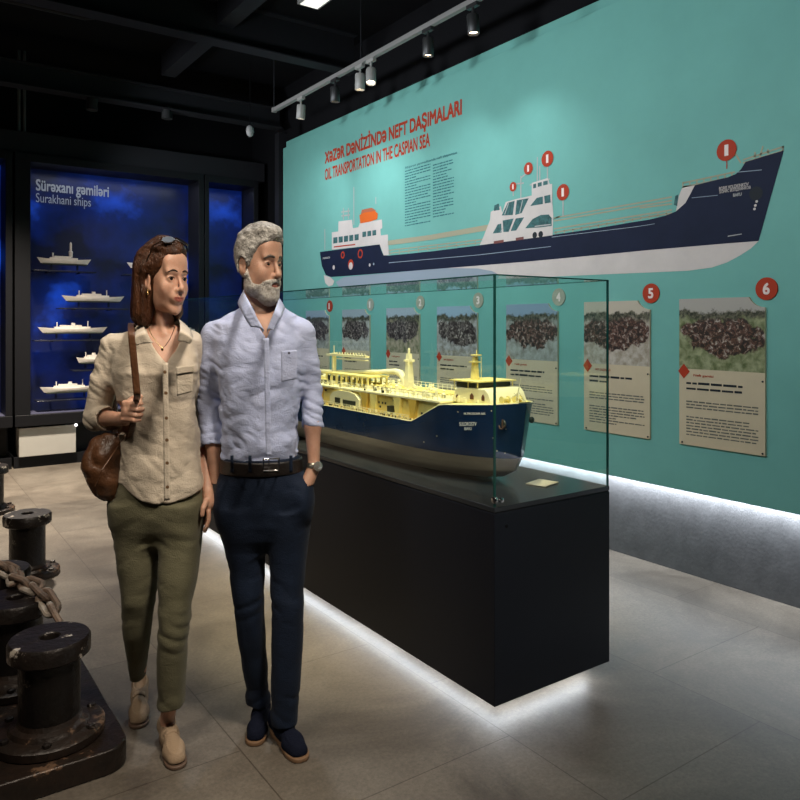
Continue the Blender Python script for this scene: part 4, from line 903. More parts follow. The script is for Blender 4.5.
        for A in cor:
            for ax in range(3):
                if A[ax]: continue
                B = list(A); B[ax] = 1
                fa = F[i+A[0], j+A[1], k+A[2]]; fb = F[i+B[0], j+B[1], k+B[2]]; m = (fa < 0) != (fb < 0)
                t = np.where(m, fa/np.where(m, fa-fb, 1), 0)
                pa = np.stack([s.x[i+A[0]], s.y[j+A[1]], s.z[k+A[2]]], 1); pb = np.stack([s.x[i+B[0]], s.y[j+B[1]], s.z[k+B[2]]], 1)
                pos += (pa+(pb-pa)*t[:, None])*m[:, None]; wt += m
        pos /= wt[:, None]; fc = []
        for ax in range(3):
            sl0 = [slice(None)]*3; sl1 = [slice(None)]*3; sl0[ax] = slice(0, -1); sl1[ax] = slice(1, None)
            a = I[tuple(sl0)]; b = I[tuple(sl1)]; m = a != b; e = np.array(np.nonzero(m)).T; o1, o2 = (ax+1) % 3, (ax+2) % 3
            e = e[(e[:, o1] > 0) & (e[:, o2] > 0) & (e[:, o1] < F.shape[o1]-1) & (e[:, o2] < F.shape[o2]-1)]
            def cell(d1, d2):
                q = e.copy(); q[:, o1] -= d1; q[:, o2] -= d2; return idx[q[:, 0], q[:, 1], q[:, 2]]
            q = np.stack([cell(1, 1), cell(0, 1), cell(0, 0), cell(1, 0)], 1); ins = I[e[:, 0], e[:, 1], e[:, 2]]
            q[~ins] = q[~ins][:, ::-1]; fc.append(q)
        return pos, np.concatenate(fc)
    def mesh(s, name, mats, parent, mi=None, smooth_iter=1, post=None):
        V, Q = s.nets()
        for _ in range(smooth_iter):
            acc = np.zeros_like(V); c = np.zeros(len(V))
            for a in range(4):
                b = (a+1) % 4; np.add.at(acc, Q[:, a], V[Q[:, b]]); np.add.at(acc, Q[:, b], V[Q[:, a]]); np.add.at(c, Q[:, a], 1); np.add.at(c, Q[:, b], 1)
            V = V*.5+.5*acc/np.maximum(c, 1)[:, None]
        if post is not None: V = post(V)
        me = bpy.data.meshes.new(name); me.vertices.add(len(V)); me.vertices.foreach_set('co', V.astype(np.float32).ravel())
        me.loops.add(len(Q)*4); me.loops.foreach_set('vertex_index', Q.astype(np.int32).ravel()); me.polygons.add(len(Q))
        me.polygons.foreach_set('loop_start', np.arange(0, len(Q)*4, 4, dtype=np.int32))
        for m in (mats if isinstance(mats, (list, tuple)) else [mats]): me.materials.append(m)
        if mi is not None: me.polygons.foreach_set('material_index', mi(V[Q].mean(1)).astype(np.int32))
        me.polygons.foreach_set('use_smooth', np.ones(len(Q), bool)); me.update(calc_edges=True); me.validate()
        o = bpy.data.objects.new(name, me); COL.objects.link(o); o.parent = parent; return o
def axis(*seg):                             # (from, to, step) pieces joined into one coordinate list
    out = []
    for a, b, st in seg: out += list(np.arange(a, b-1e-6, st))
    out.append(seg[-1][1]); return np.array(out)
class Rig:                                  # photo-measured points -> metres in the person's own frame
    def __init__(s, px0, d0): s.u0 = (px0-400)/F*d0; s.d0 = d0
    def p(s, px, py, v=0): d = s.d0+v; return np.array([(px-400)/F*d-s.u0, v, H-(py-HY)*d/F])
    def row(s, py, l, r, v, ry): a = s.p(l, py, v); b = s.p(r, py, v); return (a[2], (a[0]+b[0])/2, v, (b[0]-a[0])/2, ry)
# ---- head in its own axes: x to the person's left, -y forward, z up, origin between the eyes' height
class Head:
    def __init__(s, c, yaw, pitch, S, roll=0):
        s.c = np.array(c, float); s.S = np.array(S, float)
        s.R = np.array(Matrix.Rotation(yaw, 3, 'Z') @ Matrix.Rotation(pitch, 3, 'X') @ Matrix.Rotation(roll, 3, 'Y'))
    def inv(s, P):                          # local -> head axes
        x, y, z = (P[0]-s.c[0])/s.S[0], (P[1]-s.c[1])/s.S[1], (P[2]-s.c[2])/s.S[2]; R = s.R
        return (x*R[0, 0]+y*R[1, 0]+z*R[2, 0], x*R[0, 1]+y*R[1, 1]+z*R[2, 1], x*R[0, 2]+y*R[1, 2]+z*R[2, 2])
    def fwd(s, p): return Vector(s.c+s.S*(s.R@np.array(p, float)))
    def dir(s, p): return Vector(s.S*(s.R@np.array(p, float))).normalized()
def head_sdf(P, g):
    m = g == 'm'; x, y, z = P; ax = np.abs(x); A = (ax, y, z)
    d = s_ell(P, (0, .014, .032), (.073, .090, .084))
    d = smin(d, s_ell(P, (0, -.030, -.035), (.060 if m else .052, .062, .072)), .035)
    d = smin(d, s_ell(A, (.036 if m else .031, -.010, -.066), (.026 if m else .020, .045, .030)), .03)          # jaw corners
    d = smin(d, s_cone(A, (0, -.073 if m else -.069, -.099), (.012, -.070 if m else -.066, -.097), .021 if m else .016, .018 if m else .013), .025)
    d = smin(d, s_ell(A, (.034, -.062, -.028), (.022, .018, .022)), .03)                          # cheeks
    d = smin(d, s_cone(A, (.006, -.088, .020), (.040, -.076, .021), .0105 if m else .008, .009), .014)   # brow ridge
    d = smin(d, s_ell(P, (0, -.066, .055), (.052, .028, .035)), .03)                              # forehead
    d = smax(d, -s_ell(A, (.0315, -.108, .001), (.019, .021, .012)), .012)                        # sockets
    d = smin(d, s_ell(A, (.031, -.0755, 0), (.0165, .0150, .0128)), .004)                          # lids
    d = smax(d, -s_ell(A, (.0312, -.093, -.0006), (.0128 if m else .0138, .011, (.0040 if m else .0054))), .002)     # opening
    d = smin(d, s_cone(P, (0, -.088, .012), (0, -.111, -.027), .0068 if m else .0055, .010 if m else .0078), .010)   # bridge
    d = smin(d, s_ell(P, (0, -.112, -.032), (.0115, .0120, .0105) if m else (.0100, .0105, .0092)), .008)
    d = smin(d, s_ell(A, (.0115, -.097, -.035), (.0075, .0105, .0078)), .006)
    d = smax(d, -s_ell(A, (.006, -.103, -.0435), (.0035, .006, .004)), .003)
    d = smin(d, s_ell(P, (0, -.084, -.058), (.030, .017, .020)), .015)                            # muzzle
    d = smin(d, s_cone(A, (0, -.0985, -.0590), (.0215 if m else .0245, -.088 if m else -.0865, -.0605 if m else -.0565), .0046 if m else .0042, .0026), .005)
    d = smin(d, s_cone(A, (0, -.0970, -.0685), (.018 if m else .021, -.0880, -.0645 if m else -.0605), .0056 if m else .0050, .0028), .005)
    d = smax(d, -s_cone(A, (0, -.1035, -.0640), (.025, -.088, -.0618 if m else -.0575), .0016, .0014), .002)       # mouth line
    e = s_ell(A, (.0765, .014, -.008), (.0085, .0185, .032)); e = smin(e, s_cone(A, (.074, .006, -.030), (.072, .002, -.036), .007, .005), .008)
    e = smax(e, -s_ell(A, (.0845, .010, -.004), (.0065, .0115, .020)), .004)
    return smin(d, e, .006)
def finger(f, pts, r0, r1, k=.004): n = len(pts); f.chain(pts, [r0+(r1-r0)*i/(n-1) for i in range(n)], k, .001)
def skinmat(name, c, c2):
    m = mat(name, c, .48, noise=1, nscale=26, col2=c2, bump=.12, bscale=220); b = m.node_tree.nodes['Principled BSDF']
    b.inputs['Subsurface Weight'].default_value = .12; b.inputs['Subsurface Radius'].default_value = (.012, .005, .003); b.inputs['Subsurface Scale'].default_value = .6; return m
def clothmat(name, c, c2, wave=None, rough=.85, fine=260, crease=.22):
    m = mat(name, c, rough, noise=1, nscale=9, col2=c2, bump=.25, bscale=fine); nt = m.node_tree; b = nt.nodes['Principled BSDF']; b.inputs['Sheen Weight'].default_value = .08; b.inputs['Specular IOR Level'].default_value = .2
    n3 = nt.nodes.new('ShaderNodeTexNoise'); n3.inputs['Scale'].default_value = 17; n3.inputs['Detail'].default_value = 3; n3.inputs['Distortion'].default_value = 1.4
    t3 = nt.nodes.new('ShaderNodeTexCoord'); m3 = nt.nodes.new('ShaderNodeMapping'); m3.inputs['Rotation'].default_value = (0, .6, 0); m3.inputs['Scale'].default_value = (1, 1, 1.7); nt.links.new(t3.outputs['Object'], m3.inputs[0]); nt.links.new(m3.outputs[0], n3.inputs['Vector'])
    b3 = nt.nodes.new('ShaderNodeBump'); b3.inputs['Strength'].default_value = crease; b3.inputs['Distance'].default_value = .02; nt.links.new(n3.outputs['Fac'], b3.inputs['Height'])
    old = b.inputs['Normal'].links[0].from_node; nt.links.new(b3.outputs[0], old.inputs['Normal'])
    if wave:
        tc = nt.nodes.new('ShaderNodeTexCoord'); sp = nt.nodes.new('ShaderNodeTexWave'); sp.inputs['Scale'].default_value = wave[0]; sp.inputs['Distortion'].default_value = .6
        sp.bands_direction = 'X'; nt.links.new(tc.outputs['Object'], sp.inputs[0]); mx = nt.nodes.new('ShaderNodeMix'); mx.data_type = 'RGBA'
        src = b.inputs['Base Color'].links[0].from_socket; nt.links.new(src, mx.inputs[6]); mx.inputs[7].default_value = (*wave[1], 1)
        nt.links.new(sp.outputs['Fac'], mx.inputs[0]); nt.links.new(mx.outputs[2], b.inputs['Base Color'])
    return m
def folds(f, P, amp, fx, fy, fz, seed=0):
    n = vnoise(P[0]*fx+seed, P[1]*fy+seed*1.7, P[2]*fz+seed*.3); return amp*(1-2*np.abs(n))
def eyes_brows(hd, bf, root, iris, brow, gaze, thick, lash=.0013):
    wht, irs, pup = mat('eye_white', (.26, .22, .19), .3), mat('iris', iris, .2), mat('pupil', (.004, .004, .004), .1)
    for sx in (-1, 1):
        c = np.array((sx*.031, -.0755, 0)); g = Vector(gaze).normalized(); mb = MB(); mb.sphere((0, 0, 0), .0128, 28); V = []
        me_v = [Vector(v) for v in mb.v]; o = mb.build('eye', [wht, irs, pup], root, smooth=False)
        for p_ in o.data.polygons:
            a = Vector(p_.center).normalized().dot(g); p_.material_index = 2 if a > .96 else 1 if a > .86 else 0
        for v in o.data.vertices: v.co = hd.fwd(np.array(v.co)+c)
        o.data.polygons.foreach_set('use_smooth', [True]*len(o.data.polygons))
        pts = []
        for t in np.linspace(0, 1, 9):      # brow
            x = sx*(.012+.038*t); z = .0205+.007*math.sin(math.pi*min(1, t*.85+.12))-.004*t*t
            h_ = bf.hit(hd.fwd((x, -.16, z)), hd.dir((0, 1, 0)), out=.0002); pts.append(h_)
        rr = [thick*(.55+.9*math.sin(math.pi*min(1, .18+t*.8))) for t in np.linspace(0, 1, 9)]
        MB().tube(pts, rr, 8).build('eyebrow', brow, root, smooth=True)
        pts = [bf.hit(hd.fwd((sx*(.031+.0135*math.cos(q)), -.16, .0052*math.sin(q)+.0008)), hd.dir((0, 1, 0)), out=0) for q in np.linspace(.1, math.pi-.1, 9)]
        MB().tube(pts, lash, 6).build('eyelashes', mat('lash', (.02, .012, .008), .6), root)['kind'] = 'stuff'
def onf(f, R, px, py, out=0, v0=-.3, v1=.35):
    a = Vector(R.p(px, py, v0)); b = Vector(R.p(px, py, v1)); return f.hit(a, b-a, maxd=(b-a).length, out=out)
def patch(name, f, R, quad, m, parent, nu=6, nv=16, out=.0015, th=0):     # cloth piece lying on a surface; quad TL TR BR BL in px
    V = []
    for j in range(nv+1):
        for i in range(nu+1):
            a, b = i/nu, j/nv; px = (quad[0][0]*(1-a)+quad[1][0]*a)*(1-b)+(quad[3][0]*(1-a)+quad[2][0]*a)*b; py = (quad[0][1]*(1-a)+quad[1][1]*a)*(1-b)+(quad[3][1]*(1-a)+quad[2][1]*a)*b
            V.append(onf(f, R, px, py, out))
    W = nu+1; Fs = [(j*W+i, j*W+i+1, (j+1)*W+i+1, (j+1)*W+i) for j in range(nv) for i in range(nu)]
    o = rawmesh(name, V, Fs, m, parent, smooth=True); s = o.modifiers.new('solid', 'SOLIDIFY'); s.thickness = .0010; s.offset = 0; return o
def ribbon(name, A, B, m, parent, th=.003, n=60, bulge=0):      # strip between two 3-D polylines
    def rs(P):
        P = np.array([list(map(float, p)) for p in P]); t = np.linspace(0, 1, len(P)); q = np.linspace(0, 1, n)
        X = np.stack([np.interp(q, t, P[:, k]) for k in range(3)], 1)
        for _ in range(2): X[1:-1] = X[1:-1]*.5+.25*(X[:-2]+X[2:])
        return X
    A, B = rs(A), rs(B); V = []; K = 4
    for i in range(n):
        for k in range(K+1): t = k/K; V.append(A[i]*(1-t)+B[i]*t+np.array((0, 0, bulge))*math.sin(math.pi*t))
    W = K+1; o = rawmesh(name, V, [(i*W+k, i*W+k+1, (i+1)*W+k+1, (i+1)*W+k) for i in range(n-1) for k in range(K)], m, parent, smooth=True)
    s = o.modifiers.new('solid', 'SOLIDIFY'); s.thickness = th; s.offset = 0; return o
def button(f, R, px, py, m, parent, r=.0052):
    p = onf(f, R, px, py, .001); o = MB().lathe([(.0001, -.0015), (r, -.0012), (r, .0012), (r*.6, .0008), (.0001, .0008)], (0, 0, 0), 14, 'y').build('button', m, parent, smooth=True); o.location = p; return o
def shoe(root, heel, toe, w, m_up, m_sole, lift=0, h=.075, sole=.015, strap=True):
    hx, tx = Vector(heel), Vector(toe); L = (tx-hx).length; fx = (tx-hx).normalized(); fy = Vector((-fx.y, fx.x, 0)); k = L/.26; kw = w/.09
    def post(V):
        X = V[:, 0]*k; Y = V[:, 1]*kw; z = V[:, 2]+np.interp(V[:, 0], [0, .17, .26], [lift, 0, 0])
        return np.stack([hx.x+X*fx.x+Y*fy.x, hx.y+X*fx.y+Y*fy.y, z], 1)
    f = Field(axis((-.02, .28, .004)), axis((-.06, .06, .0035)), axis((-.005, .12, .0035)))
    f.cone((.032, 0, .044), (.10, 0, .042), .033, .031, .02); f.cone((.09, 0, .040), (.17, .002, .028), .031, .031, .02); f.cone((.17, .012, .024), (.218, .008, .020), .030, .026, .02); f.cone((.17, -.010, .024), (.218, -.004, .020), .028, .026, .02)
    f.cone((.03, 0, .06), (.04, 0, .07), .03, .028, .02); f.cone((.10, 0, .058), (.15, 0, .042), .022, .018, .015)
    P = f.full(); f.F = smax(f.F, .014-P[2], .003)
    f.F = smax(f.F, -s_ell(P, (.062, 0, .106), (.055, .028, .060)), .004)
    edge = np.abs(s_ell(P, (.18, .003, .052), (.06, .028, .05)))-.0015
    f.F = smin(f.F, smax(edge, smax(f.F-.0022, -(P[0]-.15), 0), .001), .002)
    f.F = f.F+.0004; up = f.mesh('shoe', m_up, root, post=post)
    g = Field(axis((-.02, .28, .003)), axis((-.06, .06, .0025)), axis((-.006, .035, .0025)))
    P = g.full(); u = np.clip(P[0]/.26, 0, 1); hw = np.interp(u, [0, .03, .08, .2, .35, .5, .65, .8, .88, .94, .975, 1], [.008, .020, .028, .033, .031, .034, .0395, .040, .036, .0285, .020, .006])
    d2 = np.maximum(np.abs(P[1]-.002)-hw, np.maximum(.0-P[0], P[0]-.258)); hw = hw; g.F = smax(smax((d2*.8).astype(np.float32)*np.ones_like(P[2]), P[2]-sole, .003), .001-P[2], .002).astype(np.float32)
    sol = g.mesh('sole', m_sole, up, post=post)
    if strap:
        V = []
        for t in np.linspace(-1, 1, 15):
            for x in (.122, .138):
                p = f.hit((x, t*.034, .12 if abs(t) < .8 else .07), (0, 0 if abs(t) < .8 else -t, -1), out=.0015); V.append(p)
        V = post(np.array(V)); o = rawmesh('saddle_strap', V, [(2*i, 2*i+1, 2*i+3, 2*i+2) for i in range(14)], m_up, up, smooth=True)
        s = o.modifiers.new('solid', 'SOLIDIFY'); s.thickness = .003; s.offset = 0
    return up

def foot(b, A, heel, toe, lift=0):          # ankle point A down into the shoe
    h, t = Vector(heel), Vector(toe); L = (t-h).length; d = (t-h)/L; k = L/.26
    p1 = h+d*.055*k; p2 = h+d*.125*k
    b.chain([A, (p1.x, p1.y, .085+lift), (p1.x, p1.y, .05+lift)], [.026, .0245, .022], .02); b.cone((p1.x, p1.y, .06+lift), (p2.x, p2.y, .036+lift*.4), .021, .017, .012)
# ------------------------------------------------------------ the man
def build_man():
    R = Rig(265, 2.55); c = R.u0; wx, wy = lat(R.u0, R.d0)
    root = empty('person', (wx, wy, 0), math.radians(-35)); tag(root, 'grey-bearded man in light blue striped shirt and navy chinos, looking right', 'person')
    skin = skinmat('tan_skin', (.35, .185, .125), (.45, .26, .18)); lip = mat('lip', (.30, .105, .08), .45)
    blue = clothmat('blue_stripe_cotton', (.24, .30, .54), (.33, .39, .62), (150, (.52, .55, .70))); navy = clothmat('navy_twill', (.0035, .008, .020), (.0065, .014, .034), rough=.8, crease=.12); navy.node_tree.nodes['Principled BSDF'].inputs['Sheen Weight'].default_value = .03
    hd = Head(R.p(259, 264, -.005), math.radians(57), math.radians(4), (.84, 1.0, 1.07))
    fx, fy, fz = axis((-.27, -.13, .006), (-.13, .10, .0028), (.10, .27, .006)), axis((-.22, -.13, .006), (-.13, .15, .0028), (.15, .22, .006)), axis((-.01, .88, .008), (.88, 1.02, .004), (1.02, 1.38, .008), (1.38, 1.80, .0028))
    def L2(px, py): d_ = F*H/(py-HY); return ((px-400)/F*d_-R.u0, d_-R.d0, 0)
    AL = [R.p(214, 335, .02), R.p(209.5, 396, .045), R.p(216.5, 484, -.012)]; AR = [R.p(302, 333, .02), R.p(311.5, 392, .045), R.p(314, 467, -.02)]
    # shirt
    s = Field(axis((-.28, .28, .004)), axis((-.19, .22, .0042)), axis((.93, 1.56, .004)))
    rows = [(302, 249, 279, .03, .056), (309, 239, 287, .028, .068), (316, 225, 299, .024, .084), (324, 214.5, 304, .02, .098), (340, 213.5, 305, .012, .112), (370, 219, 304, 0, .119), (400, 221.5, 300, 0, .117), (430, 222.5, 299, 0, .114), (448, 222, 300, 0, .116), (456, 222, 300, 0, .112), (463, 224, 298, 0, .104)]
    s.loft([R.row(*t) for t in rows], .02, sm=.012)
    CL, CR = R.p(211.7, 444, .015), R.p(312.4, 426, .02)
    s.chain([AL[0], AL[0]*.5+AL[1]*.5, AL[1]], [.046, .045, .041], .03, .02); s.chain([AL[1], CL], [.041, .0395], .004)
    s.chain([AR[0], AR[0]*.5+AR[1]*.5, AR[1]], [.046, .041, .038], .03, .02); s.chain([AR[1], CR], [.038, .0350], .004)
    s_pre = s.clone()
    P = s.full(); x, y, z = P
    for C_e, A_e, r in ((CL, AL[1], .034), (CR, AR[1], .029)):       # rolled cuffs: cut square, turned back twice, hollow
        ax_ = (C_e-A_e)/np.linalg.norm(C_e-A_e); w = s.win(C_e-.08, C_e+.08, 0); Pw = s.P(w); t = sum((Pw[i]-C_e[i])*ax_[i] for i in range(3)); rad = np.sqrt(np.maximum(0, sum((Pw[i]-C_e[i])**2 for i in range(3))-t*t))
        near = rad-.06
        s.F[w] = np.where(near < 0, smax(s.F[w], t-.006, .003), s.F[w])
        s.F[w] = smin(s.F[w], smax(rad-(r+.0095), np.abs(t+.016)-.020, .005), .003); s.F[w] = smin(s.F[w], smax(rad-(r+.0075), np.abs(t+.05)-.014, .005), .004)
        s.F[w] = smax(s.F[w], -smax(rad-r, -(t+.012), .002), .002)
    V0 = R.p(265.5, 338, -.1); VL, VR = R.p(247.5, 300, -.06), R.p(280, 300, -.06)
    tt = np.clip((z-V0[2])/(VL[2]-V0[2]), 0, 1.3); xl = V0[0]+(VL[0]-V0[0])*tt; xr = V0[0]+(VR[0]-V0[0])*tt
    s.F = smax(s.F, -smax(np.maximum(xl-x, x-xr), smax(y-.04, V0[2]-z, .002), .002), .004)
    # folds: soft body folds, crinkled sleeves
    sl = np.clip((np.abs(x+.005)-.115)/.02, 0, 1)
    f1 = folds(s, (x+.35*z, y, z-.25*x), .0046, 9, 9, 18, 3)+folds(s, (x, y, z), .0032, 15, 15, 8, 8)+folds(s, (x-.5*z, y, z+.6*x), .0024, 22, 22, 30, 4)
    f2 = folds(s, (x, y, z+.5*x), .0062, 13, 13, 38, 5)-.0022
    low = np.clip((1.12-z)/.14, 0, 1); s.F = s.F+(f1*(1-sl)*(1+.9*low)+f2*sl*np.clip((1.45-z)/.2, .35, 1))*.8
    s.F = s.F.astype(np.float32); 
    # trousers
    t = Field(axis((-.22, .22, .0045)), axis((-.17, .20, .0045)), axis((.03, 1.04, .005)))
    t.loft([R.row(*q) for q in [(455, 222.5, 300, 0, .108), (463, 221.5, 301, 0, .108), (479, 218.5, 308, .005, .115), (497, 218, 311, .01, .120), (520, 221.5, 310.5, .012, .114), (535, 228, 305, .012, .095), (548, 238, 297, .012, .06)]], .01, sm=.02)
    t.loft([R.row(*q) for q in [(506, 220, 264, .015, .11), (528, 222.5, 265, .015, .103), (545, 225.5, 265.5, .015, .092), (570, 230, 265, .015, .080), (602, 234, 264, .005, .070), (622, 237, 264, .01, .064), (640, 239, 265.5, .025, .062), (661, 242, 266.5, .045, .058), (687, 246, 268, .07, .052), (703, 246.5, 270.5, .08, .052)]], .04, sm=.03)
    t.loft([R.row(*q) for q in [(506, 266.5, 310, .005, .11), (528, 267, 310.5, .005, .103), (547, 268, 308, 0, .092), (576, 271, 305, -.01, .080), (609, 272, 304, -.03, .070), (630, 272, 303.5, -.032, .064), (651, 271.5, 303, -.03, .062), (697, 270.5, 299, -.03, .054), (724, 271.5, 298, -.03, .052)]], .012, sm=.03)
    t.ell(R.p(304.5, 500, -.045), (.026, .046, .060), .05); t.ell(R.p(225, 505, -.04), (.026, .044, .060), .05)
    P = t.full(); x, y, z = P
    kn = np.exp(-((z-.50)/.09)**2)+np.exp(-((z-.12)/.07)**2)*1.3+np.exp(-((z-.83)/.07)**2)*.5
    t.F = t.F+folds(t, (x, y, z+.35*np.abs(x-.01)), .0034, 8, 8, 24, 2)*kn+folds(t, (x, y, z), .0020, 10, 10, 6, 6)
    t_pre = t.clone()
    for (px_, py_, vv, rr) in ((259, 703, .08, .024), (285, 724, -.03, .026)): t.cone(R.p(px_, py_-3, vv), R.p(px_, py_+14, vv), rr+.003, rr+.003, .003, sub=True)
    for xs_, x0_, z0_, x1_, z1_ in ((-1, 229, 463, 219, 488), (1, 299, 463, 309, 486)):    # pocket slits
        a = R.p(x0_, z0_, -.12); b2 = R.p(x1_, z1_, -.06); w = t.win(np.minimum(a, b2), np.maximum(a, b2), .03)
        t.op(w, s_cone(t.P(w), onf(t, R, x0_, z0_), onf(t, R, x1_, z1_), .0025, .004), .003, True)
    t.F = t.F.astype(np.float32); 
    b = Field(fx, fy, fz)
    tor = [(309, 246, 279, .03, .05), (316, 228, 296, .025, .07), (324, 217, 300, .02, .085), (340, 217, 301, .012, .106), (370, 222, 300, 0, .113), (400, 225, 296, 0, .106), (450, 227, 295, 0, .098), (480, 224, 303, 0, .10), (505, 225, 305, .01, .10), (545, 226, 303, .01, .09)]
    b.loft([R.row(*q) for q in tor], .03)
    b.chain([AL[0], AL[1]], [.042, .032], .03); b.chain([AR[0], AR[1]], [.042, .031], .03)
    LL = [R.p(244, 520, .02), R.p(250, 612, .01), R.p(258, 690, .07)]; LR = [R.p(288, 520, .01), R.p(288, 610, -.035), R.p(285, 705, -.03)]
    b.chain(LL, [.062, .045, .030], .02, .02); b.chain(LR, [.062, .045, .030], .02, .02)
    b.F = smax(b.F, np.minimum(b.resample(s_pre), b.resample(t_pre))+.009, .004).astype(np.float32)
    w = b.win((-.15, -.16, 1.46), (.12, .16, 1.80), 0); b.op(w, head_sdf(hd.inv(b.P(w)), 'm')*.85, 0)
    b.cone(R.p(262, 312, .035), R.p(259, 285, .030), .056, .053, .02); b.cone(R.p(251, 318, -.03), R.p(253, 285, .02), .012, .012, .02)
    b.chain([AL[1], AL[1]*.55+AL[2]*.45, AL[2]], [.029, .029, .021], .008, .02); b.chain([AR[1], AR[1]*.55+AR[2]*.45, AR[2]], [.028, .028, .019], .008, .02)
    for (W, H1, sx, tx_) in ((AL[2], R.p(228, 507, -.045), 1, 1), (AR[2], R.p(303, 493, -.05), -1, -1)):
        b.cone(W, H1, .020, .026, .012); b.ell(H1, (.021, .018, .034), .01)
        for k in range(4):
            o = np.array(((k-1.5)*.0115, -.004*abs(k-1.5), -.03)); p0 = H1+o; ln = (.062, .072, .068, .054)[k]
            finger(b, [p0, p0+np.array((0, -.004, -ln*.5)), p0+np.array((0, .004, -ln*.85)), p0+np.array((0, .014, -ln))], .0085, .0068)
        p0 = H1+np.array((sx*-.012, -.02, .012)); finger(b, [p0, p0+np.array((-.004*sx, -.014, -.022)), p0+np.array((0, -.016, -.05))], .0105, .008)
    zp = R.p(0, 485, -.05)[2]; zs = (b.z > zp-.13) & (b.z < zp); b.F[:, :, zs] = smax(b.F[:, :, zs], b.resample(t_pre)[:, :, zs]+.004, .002)
    foot(b, LL[2], L2(263.5, 716), L2(253, 747.5)); foot(b, LR[2], L2(274, 729), L2(303, 763.5))
    def lips(Cc):
        q = hd.inv((Cc[:, 0], Cc[:, 1], Cc[:, 2])); return ((np.abs(q[0]) < .0205) & (q[1] < -.086) & (q[2] < -.0575) & (q[2] > -.0745)).astype(int)
    b.mesh('body', [skin, lip], root, mi=lips)
    eyes_brows(hd, b, root, (.018, .009, .006), mat('dark_grey_brow', (.07, .055, .045), .8, noise=.5, nscale=300), (-.12, -1, -.06), .0031)
    # hair and beard
    g = Field(axis((-.17, .13, .0026)), axis((-.17, .17, .0026)), axis((1.46, 1.82, .0026))); P = g.full(); Q = hd.inv(P); hs_ = head_sdf(Q, 'm')
    x, y, z = Q
    d = s_ell(Q, (0, .016, .036), (.0800, .099, .0945)); d = smin(d, s_ell(Q, (0, -.040, .100), (.052, .052, .032)), .03); d = smin(d, s_ell(Q, (0, -.074, .094), (.040, .024, .020)), .02)
    d = smin(d, hs_-.008, .01)
    yc = np.interp(z, [-.1, -.055, -.03, -.005, .03, .05, .072, .09, .13], [.075, .062, .016, -.020, -.034, -.052, -.083, -.11, -.15])
    d = smax(d, (yc-y)*.7, .016); d = smax(d, (-.075-z), .012)
    d = smax(d, -s_ell((np.abs(x), y, z), (.088, .010, -.014), (.022, .024, .032)), .005)
    n1 = vnoise(x*230, y*32+z*20, z*190-y*20); n2 = vnoise(x*80+7, y*18+z*10, z*62-y*22+3)
    d = d-.002-.0045*vnoise(x*34, y*13+z*9, z*26)*np.clip((z-.03)/.05, 0, 1)+.0016*n1+.0034*n2*np.clip((z-.0)/.08, .25, 1)+.0012; g.F = (d*.85).astype(np.float32)
    hairm = mat('grey_hair', (.085, .078, .070), .6, noise=1, nscale=75, col2=(.42, .40, .37), bump=.6, bscale=160)
    g.mesh('hair', hairm, root, smooth_iter=0)
    d = hs_-.0048-.0016*vnoise(x*220, y*220, z*220)
    zc = np.interp(y, [-.12, -.10, -.085, -.06, -.035, -.015, .01, .02], [-.045, -.0455, -.050, -.066, -.062, -.036, .004, .012]); d = smax(d, (z-zc)*.8, .006)
    d = smax(d, (y-.016)*.9, .005); d = smax(d, -s_ell(Q, (0, -.100, -.0655), (.0215, .03, .0088)), .003); d = smax(d, -.135-z, .004)
    jaw = smin(s_ell(Q, (0, -.060, -.100), (.040, .040, .032)), hs_-.006, .02); d2 = smax(jaw, (z+.072), .008); d = smin(d, d2+.0015*vnoise(x*220, y*220, z*220), .006)
    d = smax(d, (y+.0-.016), .005)
    d = smax(d, -s_ell((np.abs(x), y, z), (.084, .016, -.010), (.022, .026, .040)), .004)
    g.F = (d*.85).astype(np.float32)
    g.mesh('beard', mat('grey_beard', (.20, .17, .145), .8, noise=1, nscale=70, col2=(.55, .52, .48), bump=.7, bscale=300), root, smooth_iter=0)
    sh = s.mesh('shirt', blue, root)
    # collar, placket, pocket, buttons
    A = [onf(s, R, 264, 330, .004), onf(s, R, 256, 316, .006), onf(s, R, 249, 303, .008)-Vector((0, 0, -.004)), R.p(243.5, 292, .02), R.p(247, 285, .075), R.p(260, 283, .095), R.p(272, 288, .08), R.p(279, 299, .02), onf(s, R, 276, 308, .008), onf(s, R, 271, 320, .006), onf(s, R, 267, 330, .004)]
    B = [onf(s, R, 251, 327, .006), onf(s, R, 246, 320, .007), onf(s, R, 242, 312, .008), R.p(237.5, 303, .02), R.p(241, 297, .095), R.p(260, 295, .118), R.p(277, 299, .10), R.p(285, 307, .02), onf(s, R, 282, 315, .007), onf(s, R, 278, 322, .006), onf(s, R, 273.5, 331, .006)]
    ribbon('collar', A, B, blue, sh, .0035, bulge=.003)
    C2 = [onf(s, R, 263, 333, .002), onf(s, R, 256, 319, .003), onf(s, R, 250, 308, .003), R.p(245, 304, .02), R.p(249, 302, .07), R.p(260, 301, .085), R.p(271, 302, .07), R.p(278, 306, .02), onf(s, R, 275.5, 312, .003), onf(s, R, 271, 322, .003), onf(s, R, 267.5, 333, .002)]
    ribbon('collar_stand', A, C2, blue, sh, .002)
    patch('placket', s, R, [(263.5, 338), (269, 338), (271.5, 456), (266, 456)], blue, sh, 3, 40, .002)
    patch('pocket', s, R, [(281, 351), (297, 350), (296.5, 379), (281.5, 382)], blue, sh, 10, 14, .0016)
    bt = mat('pearl_button', (.55, .55, .6), .25)
    for py in (341, 358, 380, 403, 425, 445): button(s, R, 266.3+(py-338)*.022, py, bt, sh)
    button(s, R, 289, 353, mat('dark_button', (.05, .05, .08), .3), sh, .004)
    tr_ = t.mesh('trousers', navy, root)
